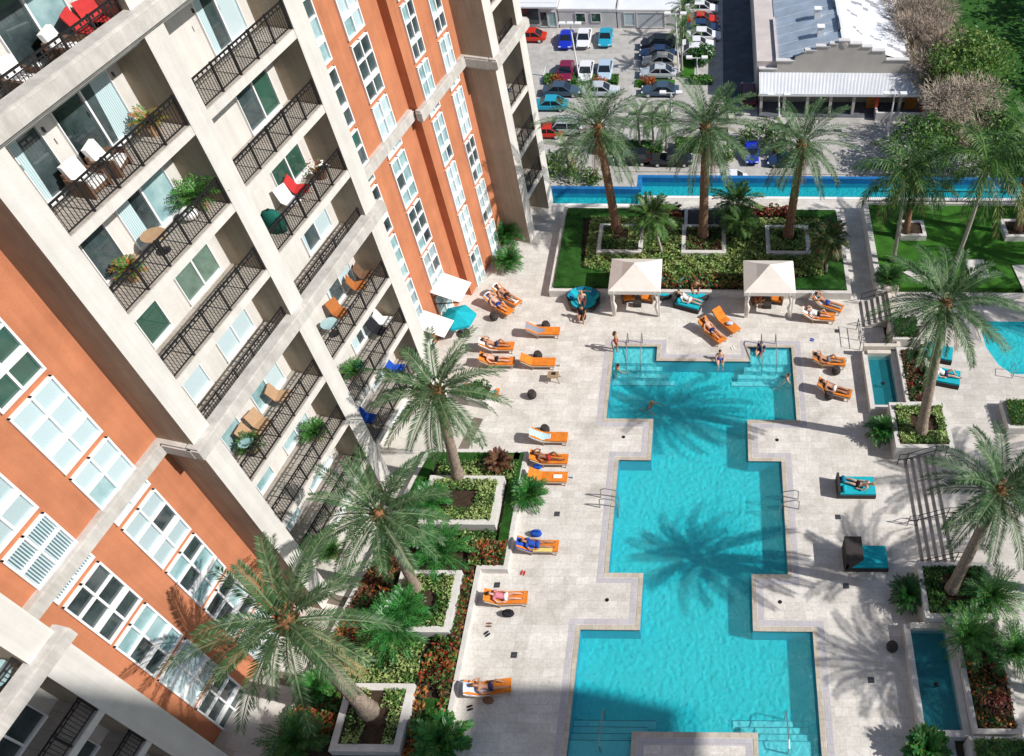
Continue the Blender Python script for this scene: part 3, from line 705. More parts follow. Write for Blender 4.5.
def cover(name, poly, z, h, dens, size, cols, seed, kind='stuff', label=None, cat=None, holes=(), group=None, lump=1.3, core=None):
    """low planting: leaves over an uneven mounded surface"""
    if not hasattr(poly[0], '__len__'): x0,x1,y0,y1 = poly; poly = [(x0,y0),(x1,y0),(x1,y1),(x0,y1)]
    rr = random.Random(seed); mb = MB(); xs = [p[0] for p in poly]; ys = [p[1] for p in poly]
    area = (max(xs)-min(xs))*(max(ys)-min(ys)); ph = [rr.uniform(0,6.3) for _ in range(4)]
    if core:
        mb.prism(off2(poly, .05), z, z+h*.80, core)
    size *= 1.22
    for _ in range(int(area*dens*1.75)):
        x = rr.uniform(min(xs), max(xs)); y = rr.uniform(min(ys), max(ys))
        if not inpoly(x, y, poly) or any(a < x < b and c < y < d for a,b,c,d in holes): continue
        hh = h*(.62+.22*math.sin(x*4.1*lump+ph[0])*math.sin(y*3.7*lump+ph[1])+.16*math.sin(x*9*lump+ph[2])*math.sin(y*8*lump+ph[3]))
        zz = z+hh*(1-rr.random()**2.2*.8)
        k = math.sin(x*2.3+ph[2])+math.sin(y*2.9+ph[1])+rr.gauss(0,.8)
        m = cols[min(len(cols)-1, max(0, int((k+2.4)/4.8*len(cols))))]
        leaf_quad(mb, rr, Vector((x, y, zz)), size, m)
    o = mb.build(name)
    if kind: o['kind'] = kind
    return tag(o, label, cat, group)
def hedge(box, z0, z1, label, seed, cols, dens=260, size=.11, group=None):
    x0,x1,y0,y1 = box; rr = random.Random(seed); mb = MB()
    mb.box(x0+.06, x1-.06, y0+.06, y1-.06, z0, z1-.07, LF['deep'])
    A = [(x1-x0)*(y1-y0)]+[(x1-x0)*(z1-z0)]*2+[(y1-y0)*(z1-z0)]*2
    for f, a in enumerate(A):
        for _ in range(int(a*dens)):
            u, v = rr.random(), rr.random(); j = rr.gauss(0,.035)
            p = [(x0+u*(x1-x0), y0+v*(y1-y0), z1-.02+j), (x0+u*(x1-x0), y0+j, z0+v*(z1-z0)), (x0+u*(x1-x0), y1+j, z0+v*(z1-z0)), (x0+j, y0+u*(y1-y0), z0+v*(z1-z0)), (x1+j, y0+u*(y1-y0), z0+v*(z1-z0))][f]
            leaf_quad(mb, rr, Vector(p), size, rr.choice(cols), .3)
    return tag(mb.build('hedge'), label, 'hedge', group)
def bush(c, r, label, seed, cols, dens=700, size=.16, name='shrub', sz=.8, group=None, cat='shrub', lobes=6, core=True):
    rr = random.Random(seed); c = Vector(c); mb = MB()
    t = thing(name, label, cat, (c.x, c.y, c.z-r*sz), 0, group)
    L = [(c+Vector((rr.gauss(0,.35)*r, rr.gauss(0,.35)*r, rr.gauss(0,.22)*r*sz)), r*rr.uniform(.45,.72)) for _ in range(lobes)]
    for _ in range(dens):
        q, s = rr.choice(L); v = Vector((rr.gauss(0,1), rr.gauss(0,1), rr.gauss(0,1))).normalized()*s*(1-.5*rr.random()**2); v.z *= sz
        leaf_quad(mb, rr, q+v, size, rr.choice(cols), .3)
    mb.build('foliage', t)
    mb = MB()
    for i in range(4): mb.tube([c-Vector((0,0,r*sz)), c+Vector((rr.gauss(0,.3)*r, rr.gauss(0,.3)*r, rr.uniform(-.2,.2)*r))], [.06*r+.01, .015], 5, M['bark'])
    mb.build('stem', t); return t
g_, l_, d_, m_ = LF['grass'], LF['lime'], LF['deep'], LF['mid']
# left garden
cover('ground_cover', (-14.3,-10.15,24.6,25.75), .33, .42, 190, .12, [d_, m_, l_, l_], 1)
cover('grass', [(-15.0,26.3),(-15.9,22.2),(-15.2,22.2),(-14.5,25.7),(-10.1,25.75),(-10.1,26.3)], .33, .20, 420, .07, [g_, g_, g_], 2, core=M['turf'])
cover('grass', (-10.5,-9.95,19.9,26.3), .33, .2, 420, .07, [g_, g_, g_], 3, core=M['turf'])
cover('ground_cover', (-14.2,-10.9,21.85,24.25), .82, .34, 200, .12, [d_, m_, l_, l_], 4, holes=((-13.6,-11.9,22.6,23.6),))
cover('ground_cover', (-14.1,-10.6,20.3,21.5), .33, .40, 190, .12, [d_, m_, l_, m_], 5)
cover('ground_cover', (-14.45,-12.05,16.25,18.85), .82, .34, 200, .12, [d_, m_, l_, l_], 6, holes=((-13.6,-12.7,17.2,18.0),))
cover('croton_bed', (-11.7,-9.98,19.6,20.9), .33, .55, 190, .15, [LF['brn'], LF['red'], LF['org'], LF['mid'], LF['wine'], LF['deep'], LF['mid'], LF['olive']], 7)
cover('croton_bed', [(-11.75,9),(-11.3,9),(-11.3,19.3),(-11.75,19.3)], .33, .55, 170, .15, [LF['deep'], LF['red'], LF['org'], LF['mid'], LF['wine'], LF['deep'], LF['brn'], LF['mid'], LF['olive']], 8)
cover('croton_bed', [(-12.9,13.8),(-11.3,13.8),(-11.3,16),(-12.5,16)], .33, .62, 190, .16, [LF['mid'], LF['wine'], LF['deep'], LF['red'], LF['org'], LF['deep'], LF['mid'], LF['olive']], 9)
cover('ground_cover', (-15.9,-12.9,13.8,15.7), .33, .45, 200, .13, [m_, l_, l_, d_], 10)
cover('grass', (-12.5,-11.4,10.4,13.2), .33, .2, 420, .07, [g_, m_, g_], 11, core=M['turf'])
cover('croton_bed', (-12.75,-12.3,9,13.7), .33, .5, 170, .15, [LF['deep'], LF['org'], LF['brn'], m_], 12)
cover('ground_cover', [(-18.3,11.2),(-15.9,11.2),(-15.9,14),(-17.6,14)], .33, .5, 190, .14, [m_, g_, LF['red'], LF['org'], d_], 13)
cover('croton_bed', [(-17.5,14),(-15.6,14),(-14.9,20),(-16.4,20)], .33, .5, 170, .14, [d_, LF['wine'], LF['brn'], LF['org'], d_], 14)
cover('ground_cover', [(-16.3,20),(-14.9,20),(-14.7,22.2),(-15.8,22.2)], .33, .6, 190, .15, [d_, m_, d_], 15)
for i, (x0,x1,y0,y1) in enumerate(((-15.3,-14.5,11.1,12.6),(-14.0,-13.1,12.6,13.4),(-15.4,-14.6,12.7,13.4),(-13.6,-13.1,11.1,12.5))):
    cover('ground_cover', (x0,x1,y0,y1), .82, .34, 190, .12, [m_, l_, l_, d_], 20+i)
# back garden
cover('grass', [(-9.95,38.85),(-5.8,38.85),(-5.8,40.3),(-8.4,40.9),(-8.7,45.6),(-4.6,45.8),(-4.6,46.7),(-9.95,46.7)], .5, .24, 300, .07, [g_, g_, g_], 30, core=M['turf'])
HOLES = ((-7.5,-4.5,41.9,44.75),(-1.95,.97,41.9,44.75),(3.6,6.5,41.9,44.75),(-1.9,1.05,44.8,46.8))
cover('ground_cover', [(-8.2,40.6),(-6.5,40.0),(7.2,40.0),(7.5,45.6),(-8.2,45.6)], .5, .55, 170, .14, [m_, l_, LF['olive'], l_, m_], 31, holes=HOLES)
for i, h in enumerate(HOLES[:3]): cover('ground_cover', (h[0]+.3,h[1]-.3,h[2]+.3,h[3]-.3), .8, .34, 190, .13, [[d_, m_, l_, l_],[d_, m_, LF['wine'], m_],[d_, m_, l_, m_]][i], 32+i, holes=((h[0]+1.0,h[0]+2.0,h[2]+1.3,h[2]+2.2),))
cover('croton_bed', (-3.1,2.2,38.85,40.1), .5, .55, 170, .16, [LF['brn'], LF['org'], LF['mid'], LF['wine'], LF['deep'], LF['mid'], LF['red'], LF['mid'], LF['olive']], 36)
cover('croton_bed', (-4.6,-2.1,45.7,46.8), .5, .75, 170, .18, [LF['deep'], LF['wine'], LF['red'], LF['brn']], 37)
cover('croton_bed', (1.2,5.2,45.9,46.8), .5, .75, 170, .18, [LF['wine'], LF['red'], LF['deep'], LF['brn']], 38)
cover('grass', [(5.2,38.85),(8.55,38.85),(8.55,46.7),(5.2,46.7),(5.2,45.9),(7.6,45.8),(7.4,40.2),(5.2,39.8)], .5, .24, 300, .07, [g_, g_, g_], 39, core=M['turf'])
# terrace planters
cover('ground_cover', (10.2,12.75,26.6,29.15), 1.03, .42, 220, .14, [m_, l_, l_, m_], 40, holes=((10.9,12.3,27.4,28.5),))
cover('ground_cover', (10.2,13.05,17.1,19.4), 1.03, .40, 220, .13, [d_, m_, d_], 41, holes=((11.0,12.4,17.6,19.0),))
cover('croton_bed', (11.15,12.4,29.7,33.5), .84, .40, 120, .15, [LF['wine'], LF['brn'], LF['deep'], LF['deep'], LF['red']], 42)
cover('croton_bed', (11.45,13.1,12.0,16.6), .84, .45, 120, .15, [LF['wine'], LF['brn'], LF['deep'], LF['org'], LF['deep']], 43)
hedge((10.95,12.28,34.35,35.72), 1.0, 1.5, 'square clipped dark hedge above the upper water trough', 44, [d_, m_, d_])
hedge((11.12,13.12,8.2,11.42), 1.0, 1.42, 'clipped olive green hedge below the lower water trough', 45, [m_, LF['olive'], m_])
hedge((16.3,18.8,27.8,29.4), 1.15, 1.55, 'clipped hedge at the right edge beside the terrace pool', 46, [d_, m_, LF['olive']])
cover('ground_cover', (12.65,18.8,6.7,11.2), 1.1, .8, 90, .22, [d_, m_, g_], 47)

# date palms --------------------------------------------------------
def PT(bx, by, z0, cx, cy):
    b = G(bx, by, z0); return b, GY(cx, cy, b.y)
b, c = PT(458, 476, .85, 437, 392); date_palm(b, c, 'date palm in the planter nearest the orange loungers, crown against the balconies', 101, 3.2, 30)
b, c = PT(416, 588, .85, 379, 515); date_palm(b, c, 'slender tilted date palm in the middle planter of the left garden', 102, 3.2, 28, .24)
b, c = PT(370, 712, .85, 286, 622); date_palm(b, c, 'largest date palm, leaning thick trunk at the bottom left before the orange wall', 103, 3.7, 36, .33, lows=-.95)
b, c = PT(617, 230, .85, 598, 128); date_palm(b, c, 'date palm behind the left cabana in the back garden', 104, 3.6, 36, .30, tm='trunkr')
b, c = PT(703, 236, .85, 706, 128); date_palm(b, c, 'upright date palm between the two cabanas with a rough red brown trunk', 105, 3.8, 38, .31, tm='trunkr')
b, c = PT(788, 236, .85, 802, 145); date_palm(b, c, 'date palm behind the right cabana leaning right', 106, 3.4, 30, .30, tm='trunkr')
b, c = PT(921, 432, 1.1, 946, 305); date_palm(b, c, 'tall date palm in the upper terrace planter by the steps', 107, 3.4, 36, .27)
b, c = PT(951, 590, 1.1, 1000, 492); date_palm(b, c, 'date palm leaning right from the lower terrace planter', 108, 3.1, 30, .26)
# off to the right, palms whose shade falls on the deck
for i, (x, y, h) in enumerate(((20.0,12.4,9.6),(19.2,17.6,9.2),(24.5,22.5,10.),(21.6,8.2,9.5))):
    date_palm((x, y, TZ), (x-.3, y+.1, h), ['date palm standing right of the frame by the lower terrace','date palm on the terrace right of the lower steps','date palm far right on the terrace','date palm below the frame at the right'][i], 120+i, 3.4, 38, .26)
# coconut palms on the lawn and beside it
b = G(893, 261, .8); coconut_palm(b, GY(905, 172, b.y), 'coconut palm with a thin pale trunk at the left of the lawn', 131, 3.3, (.1,0,0))
b = G(949, 277, .8); coconut_palm(b, GY(988, 165, b.y), 'leaning coconut palm with a long grey trunk on the lawn', 132, 3.9, (.15,0,-.2), 24)
planter((12.5,14.2,43.4,45.0), .6, 1.2, .22, 'small square white tree planter on the lawn', soil=.08)
b = G(906, 233, 1.1); date_palm(b, GY(914, 178, b.y), 'short palm with drooping fronds in the small planter on the lawn', 133, 2.6, 30, .22, tm='trunkr', lows=-1.2, leaf=('coco','coco','date'), group=None)
planter((19.4,21.4,43.4,45.2), .6, 1.2, .22, 'square white tree planter at the right edge of the lawn', soil=.08)
date_palm((20.4,44.2,1.1), (19.4,44.4,7.4), 'palm with long hanging fronds at the right edge of the lawn', 134, 3.2, 30, .22, lows=-1.3, leaf=('coco','coco2','coco'), group=None, tm='trunkr')
for i, (x, y, h) in enumerate(((27,40.5,9),(31,44,10),(25.5,35.5,8.5))):
    date_palm((x,y,TZ), (x,y,h), ['palm right of the frame beyond the lawn','tall palm far right of the lawn','palm right of the terrace pool'][i], 140+i, 3.4, 36, .25)
# small feather palms in the back garden
def small_palm(bx, by, cx, cy, z, label, seed, R=1.6, n=22, leaf=('coco','mid','coco2'), group='small feather palms in the back garden'):
    b = G(bx, by, z); return date_palm(b, GY(cx, cy, b.y), label, seed, R, n, .09, group, 'trunkg', boot=False, lows=-.9, leaf=leaf)
small_palm(663, 256, 652, 216, .5, 'small feather palm on a thin slanting pale trunk left of the middle planter', 151)
small_palm(746, 224, 736, 204, .5, 'small upright feather palm in front of the long blue pool', 152, 1.7, 26)
small_palm(742, 240, 741, 222, .5, 'low spreading feather palm right of the middle planter', 153, 1.2, 18)
small_palm(826, 273, 829, 240, .5, 'drooping small palm with a stout pale trunk at the right end of the back garden', 154, 1.5, 20, ('coco','brn','coco'))
# cycads and broad plants
cycad(G(441,556,.4), 'big glossy dark green cycad between the two upper left planters', 161, 1.75, 34, group='glossy cycads in the left garden')
cycad(G(398,632,.4), 'broad glossy cycad between the two lower left planters', 162, 1.75, 34, group='glossy cycads in the left garden')
cycad(G(432,506,.85), 'cycad growing inside the planter of the nearest left palm', 163, 1.15, 24, group='glossy cycads in the left garden')
cycad(G(407,612,.85), 'cycad in the lower corner of the middle left planter', 164, 1.1, 24, group='glossy cycads in the left garden')
cycad(G(531,500,0), 'rounded bushy cycad on the deck edge below the orange loungers', 165, 1.05, 34, hgt=.5, leaf=('cyc','mid','cyc'))
cycad(G(880,437,0), 'dark spiky cycad standing beside the upper terrace planter', 166, .95, 30, hgt=.5, leaf=('cyc','mid','cyc'))
cycad(G(906,600,0), 'dark spiky cycad against the wall of the lower terrace planter', 167, .95, 30, hgt=.5, leaf=('deep','cyc','deep'))
cycad(G(966,640,.9), 'bright green fan of fronds beside the lower water trough', 168, 1.5, 30, leaf=('cyc','cyc2','mid'), group='bright palms beside the lower trough')
cycad(G(990,600,.9), 'feathery green palm below the leaning terrace palm', 169, 1.6, 28, leaf=('cyc','cyc2','mid'), group='bright palms beside the lower trough')
cycad(G(1012,655,.9), 'bright fan of fronds at the right edge of the picture', 170, 1.4, 28, leaf=('cyc','cyc2','mid'), group='bright palms beside the lower trough')
cycad(G(508,243,0), 'upper of two round palms at the foot of the beige wall', 171, 1.15, 40, leaf=('cyc','mid','cyc'), hgt=.7)
cycad(G(510,268,0), 'lower of two round palms at the foot of the beige wall', 172, 1.0, 40, leaf=('cyc','mid','cyc'), hgt=.6)
cycad(G(443,745,.3), 'broad leaved plant at the bottom edge near the low garden wall', 173, 1.3, 22, leaf=('mid','cyc2','cyc'), lw=.17, ll=.42)
cycad(G(925,752,.3), 'broad leaved plant at the bottom edge below the lower trough', 174, 1.0, 20, leaf=('mid','cyc2','cyc'), lw=.17, ll=.4)
cycad(G(300,745,.4), 'feathery fern palm at the bottom edge under the leaning palm', 175, 1.5, 26, leaf=('date','mid','cyc'))
cycad(G(318,690,.4), 'clump of bright green shrubs by the paved walk', 176, .75, 26, leaf=('cyc2','mid','cyc'))
cycad(G(888,283,.8), 'round dark shrub with a pale ring at the lawn corner', 177, 1.0, 30, leaf=('deep','mid','deep'))
cycad(G(500,466,.4), 'reddish dry bromeliad in the hedge above the first left planter', 178, .7, 14, leaf=('wine','brn','brn'), lw=.1)
# ------------------------------------------------------------------ the street below the podium
ZS = -32.0
M['conc'] = paver_mat('street_concrete', ((.52,.505,.48),(.58,.565,.54)), (.43,.415,.39), 4.5, 4.5, 0, .9, .03, .32)
M['asph'] = mat('asphalt', (.12,.13,.15), .9, .2, .2, .6, .2, 20)
M['park'] = mat('park_grass', (.022,.075,.014), .95, .1, .5, .35, .5, 8, col2=(.05,.13,.025))
M['scrub'] = mat('scrub_ground', (.10,.10,.045), .95, .1, .4, .8, .5, 8)
M['wallw'] = mat('shop_wall', (.62,.60,.60), .9, .2, .08, .5)
M['wallg'] = mat('gable_wall', (.50,.47,.43), .9, .2, .10, .4)
M['roofm'] = mat('white_metal_roof', (.70,.72,.76), .45, .5, .10, .35, col2=(.80,.81,.83))
M['roofshade'] = mat('shaded_metal_roof', (.36,.43,.52), .5, .4, .16, .5)  # left slope of the white roof, its shade put into the colour
M['roofp'] = mat('flat_roof', (.55,.49,.47), .9, .2, .12, .4)
M['patch'] = mat('roof_patch', (.33,.33,.36), .8, .2, .3, 1.)
M['corr'] = stripe_mat('corrugated_metal', (.42,.44,.47), (.72,.74,.77), 2.2, (0,0,0), .4, .5, 'SIN', .3, .7, 'X')
M['redpaint'] = mat('red_post_paint', (.45,.05,.03), .6, .3)
M['black'] = mat('black_rubber', (.02,.02,.02), .8, .3)
M['chrome'] = mat('light_metal', (.6,.6,.62), .3, .6)
M['lampw'] = mat('lamp_head_white', (.8,.8,.8), .4, .4)
M['carglass'] = mat('car_glass', (.012,.018,.025), .05, .9)
mb = MB(); mb.sheet(-400, 500, 49, 1500, ZS, M['conc']); structure(mb, 'street_ground')
def gsheet(name, pts, z, m, kind='structure'):
    P = [G(x, y, ZS) for x, y in pts]; mb = MB(); mb.add([(p.x,p.y,z) for p in P], [tuple(range(len(P)))], m); return tag(mb.build(name), kind=kind)
mb = MB(); mb.sheet(1.6, 7.3, 112, 400, ZS+.006, M['asph']); structure(mb, 'side_road')
mb = MB(); mb.sheet(37.5, 500, 60, 700, ZS+.006, M['park']); mb.sheet(31.5, 37.5, 100, 700, ZS+.007, M['scrub']); structure(mb, 'park')
mb = MB(); mb.sheet(-40, -11.5, 80, 90, ZS+.01, M['scrub']); mb.sheet(-5.0, -2.8, 119, 160, ZS+.01, M['lawn']); structure(mb, 'verge')
mb = MB()
for x0, x1, y in ((-13, 1.6, 95.2), (7.5, 36, 94.9), (-40, -14, 95.5)): mb.box(x0, x1, y, y+.35, ZS, ZS+.15, M['conc'])
structure(mb, 'kerb')
# parking bay lines
mb = MB()
for i in range(9): mb.sheet(-7.9, -5.3, 115.6+2.55*i, 115.7+2.55*i, ZS+.008, M['white'])
for i in range(9): mb.sheet(-2.6, 1.0, 124+2.55*i, 124.1+2.55*i, ZS+.008, M['white'])
for x in (-26,-22.8,-19.6,-16.4): mb.sheet(x, x+.1, 128, 132.6, ZS+.008, M['white']); mb.sheet(x, x+.1, 117.2, 122, ZS+.008, M['white'])
structure(mb, 'parking_markings')

# shops along the back of the car park
def pxw(x, y0, Y): return GY(x, y0, Y)
YB = 134.0
def shop(x0p, x1p, top, label, depth=18, group=None, wallm='wallw'):
    a = GY(x0p, 27, YB).x; b = GY(x1p, 27, YB).x; zt = GY(600, top, YB).z
    t = thing('shop_building', label, 'building', ((a+b)/2, YB, ZS), 0, group)
    mb = MB(); mb.box(a, b, YB, YB+depth, ZS, zt, M[wallm]); mb.build('wall', t)
    mb = MB(); mb.box(a+.25, b-.25, YB+.25, YB+depth-.2, zt-.3, zt+.02, M['roofm'])
    for s in ((a-.05,b+.05,YB-.05,YB+.25),(a-.05,a+.25,YB+.25,YB+depth)): mb.box(*s, zt-.1, zt+.3, M['wallw'])
    mb.build('roof', t); return t, zt
def opening(t, x0, x1, y0, y1, m, name='window', fr='wallw', Y=YB):
    a = GY(x0, y1, Y); b = GY(x1, y0, Y); mb = MB()
    f = .12
    for s in ((a.x-f,a.x,a.z,b.z),(b.x,b.x+f,a.z,b.z),(a.x-f,b.x+f,b.z,b.z+f),(a.x-f,b.x+f,a.z-f,a.z)):
        mb.box(s[0], s[1], Y-.10, Y+.01, s[2], s[3], M[fr])
    o = mb.build(name, t)
    mb = MB(); mb.box(a.x, b.x, Y-.03, Y+.01, a.z, b.z, m); mb.build('pane', o)
t, zt = shop(470, 559, 5, 'shop with a wide dark glass front beside the tower')
opening(t, 522, 538, 6.5, 24, M['gdark'], 'shop_window', 'chrome'); opening(t, 541, 547, 12, 26, M['gdark'], 'door', 'chrome'); opening(t, 549, 555, 12, 26, M['gteal'], 'door', 'chrome')
mb = MB(); p = GY(540, 3, YB); mb.box(GY(520,5,YB).x, GY(558,5,YB).x, YB-1.3, YB-.05, p.z-.25, p.z, M['roofm']); mb.build('canopy', t)
t, zt = shop(560, 617, 11, 'white shop with two small dark windows facing the car park')
opening(t, 576.5, 584.5, 13.5, 21.5, M['ggreen']); opening(t, 592, 600, 13.5, 21.5, M['ggreen'])
t, zt = shop(618, 680, 11.5, 'white workshop with a wide grey roller door')
opening(t, 637.5, 664, 13, 27, M['corr'], 'roller_door')
opening(t, 625, 634, 13, 25, M['gpale'])
# market hall with a stepped gable
ZA = -27.2; YG = G(845, 73, ZA).y
t = thing('market_hall', 'large hall with a stepped gable, white metal roof and a corrugated porch', 'building', (20, YG, ZS))
gp = [(760,69),(777,69),(777,62),(794,61),(796,57),(804,53.5),(806,51.5),(816,50.5),(817,48),(830,46.5),(831,44.5),(838,44),(840,41),(850,41),(851,44),(862,44.5),(863,47),(872,48),(873,51),(885,51.5),(887,60),(909,60.5),(910,69),(924,69)]
P = [GY(x, y, YG) for x, y in gp]
poly = [(p.x, p.z) for p in P] + [(P[-1].x, ZS), (P[0].x, ZS)]
mb = MB(); T = lambda x, y, z: (x, YG+z, y)
mb.prism(poly[::-1], 0, .5, M['wallg'], T); mb.build('gable_wall', t)
mb = MB()
for i in range(len(P)-1):
    if abs(P[i].z-P[i+1].z) < .35: mb = MB(); mb.box(min(P[i].x,P[i+1].x)-.16, max(P[i].x,P[i+1].x)+.06, YG-.12, YG+.6, max(P[i].z,P[i+1].z)-.06, max(P[i].z,P[i+1].z)+.10, M['wallw']); mb.build('parapet', t)
md = GY(845, 44.3, YG); mb = MB(); mb.lathe([(.55,0),(.55,.06),(.35,.06),(.3,.10)], 20, M['roofp'])
mb.v = [(md.x+x, YG-.02-z, md.z+y) for x, y, z in mb.v]; mb.build('medallion', t)
zr = GY(845, 43, YG).z-.35; ze = GY(909, 62, YG).z-.2; xr = GY(845, 43, YG).x; xl = GY(778, 62, YG).x; xe = GY(910, 62, YG).x; Y2 = YG+75
mb = MB()
mb.add([(xr,YG+.5,zr),(xe,YG+.5,ze),(xe,Y2,ze),(xr,Y2,zr)], [(0,1,2,3)], M['roofm']); mb.add([(xl,YG+.5,ze),(xr,YG+.5,zr),(xr,Y2,zr),(xl,Y2,ze)], [(0,1,2,3)], M['roofshade'])
mb.bar((xr,YG+.5,zr+.05),(xr,Y2,zr+.05),.5,.2,M['roofm'])
for i in range(26):
    y = YG+2+i*2.6
    for x0, x1 in ((xr+.3, xe-.1), (xl+.1, xr-.3)):
        za = zr+(ze-zr)*abs(x0-xr)/abs((xe if x0 > xr-.2 and x1 > xr else xl)-xr); zb = zr+(ze-zr)*abs(x1-xr)/abs((xe if x1 > xr else xl)-xr)
        mb.bar((x0,y,za+.02),(x1,y,zb+.02),.06,.05,M['roofm'])
mb.build('roof', t)
rr = random.Random(8)
mb = MB()
for (a, b, c, d) in ((.25,14,2.6,.7),(.5,15.5,2.2,1.6),(.62,8.5,2.0,.9),(.7,3.3,3.0,.8),(.35,22,2,.6),(.15,11,1.5,.5),(.75,12,1.8,.5),(.45,5,1.6,.4),(.3,19,1.4,.5),(.55,24,2.4,.8),(.8,18,1.6,1.2),(.2,6,1.2,.4)):
    x = xr+(xe-xr)*a; z = zr+(ze-zr)*a; k = (ze-zr)/(xe-xr)
    for j in range(3):
        x0 = x+j*c/3; y0 = YG+b+rr.uniform(-.4,.4)-j*.5; w_ = c/3*.95
        mb.add([(x0,y0,zr+k*(x0-xr)+.03),(x0+w_,y0-.2,zr+k*(x0+w_-xr)+.03),(x0+w_,y0+d,zr+k*(x0+w_-xr)+.03),(x0,y0+d,zr+k*(x0-xr)+.03)], [(0,1,2,3)], M['patch'])
mb.build('roof_patch', t)
mb = MB(); xa = GY(757,66,YG).x; mb.box(xa, xl, YG+.5, Y2, ZS, ze-.1, M['roofp']); mb.box(xl-.25, xl+.05, YG+.6, YG+12.5, ze-.1, ze+.35, M['roofp']); mb.build('flat_roof', t)
mb = MB(); mb.box(xl, xe, YG+.5, Y2, ZS, ze-.05, M['wallg']); mb.build('wall', t)
for px_, py_ in ((817,19),(820,37)):
    p = G(px_, py_, zr-1.2); mb = MB(); mb.box(p.x-.45, p.x+.45, p.y-.45, p.y+.45, zr-2.5, zr+.4, M['white']); mb.box(p.x-.55,p.x+.55,p.y-.55,p.y+.55,zr+.4,zr+.5,M['white']); mb.build('chimney', t)
for px_, py_ in ((833,5),(838,27)):
    p = G(px_, py_, zr-.5); mb = MB(); mb.box(p.x-.15, p.x+.15, p.y-2, p.y+2, zr-.9, zr+.25, M['gdark']); mb.build('skylight', t)
# porch
ZF = -28.6; YF = G(845, 95, ZF).y; xA = G(759, 95, ZF).x; xB = G(928, 95, ZF).x
mb = MB(); n = 120
for i in range(n):
    a = xA+(xB-xA)*i/n; b = xA+(xB-xA)*(i+1)/n; m_2 = (a+b)/2
    mb.add([(a,YF,ZF),(m_2,YF,ZF+.10),(m_2,YG-.02,ZA+.10),(a,YG-.02,ZA)], [(0,1,2,3)], M['roofm']); mb.add([(m_2,YF,ZF+.10),(b,YF,ZF),(b,YG-.02,ZA),(m_2,YG-.02,ZA+.10)], [(0,1,2,3)], M['roofm'])
mb.box(xA-.05, xB+.05, YF-.05, YF, ZF-.25, ZF+.14, M['roofm']); mb.build('porch_roof', t)
for i in range(8):
    x = xA+.4+(xB-xA-.8)*i/7; m_2 = M['redpaint'] if i in (5,7) else M['wallg']
    mb = MB(); mb.box(x-.2, x+.2, YF+.2, YF+.6, ZS, ZF+.02, m_2); mb.build('porch_post', t)
mb = MB(); mb.box(xB-7.2, xB-.4, YF-1.2, YF-.9, ZS, ZS+1.3, M['wallw']); mb.box(xB-7.2, xB-6.9, YF-.9, YF+.8, ZS, ZS+1.3, M['wallw']); mb.build('porch_wall', t)
mb = MB(); mb.box(xA, xB, YF-.4, YG, ZS, ZS+.12, M['asph']); mb.build('porch_floor', t)
for px_, py_ in ((872,106),(910,107)):
    p = G(px_, py_, ZS+.4); mb = MB(); mb.box(p.x-.9, p.x+.9, p.y-.1, p.y+.1, ZS+.13, ZS+2.3, mat('porch_goods', (.45,.20,.05), .8, .2, .4, 3) if 'goods' not in M else M['goods']); mb.build('porch_goods', t)

# cars --------------------------------------------------------------
def paint(name, c): return mat(name, c, .28, .6)
PAINT = {k: paint(k+'_car_paint', c) for k, c in dict(blue=(.01,.03,.45), white=(.75,.76,.78), teal=(.02,.33,.48), maroon=(.20,.012,.05), silver=(.48,.52,.56), sky=(.42,.54,.66), black=(.012,.014,.02), navy=(.02,.045,.11), beige=(.50,.47,.40), red=(.55,.03,.012), slate=(.05,.085,.13), wine=(.10,.012,.03)).items()}
M['headlamp'] = mat('headlamp_glass', (.75,.78,.8), .1, .8); M['taillamp'] = mat('tail_lamp', (.35,.01,.01), .2, .6)
SPEC = {'sedan': dict(L=4.7, W=1.84, H=1.45, belt=.92, hood=.80, c0=-1.75, c1=1.10, r0=-.95, r1=.30), 'suv': dict(L=4.7, W=1.92, H=1.72, belt=1.05, hood=.95, c0=-2.25, c1=1.2, r0=-1.95, r1=.45),
        'coupe': dict(L=4.4, W=1.82, H=1.32, belt=.85, hood=.74, c0=-1.7, c1=.9, r0=-.8, r1=.15), 'pickup': dict(L=5.6, W=2.0, H=1.85, belt=1.12, hood=1.05, c0=-.55, c1=1.45, r0=-.4, r1=.75)}
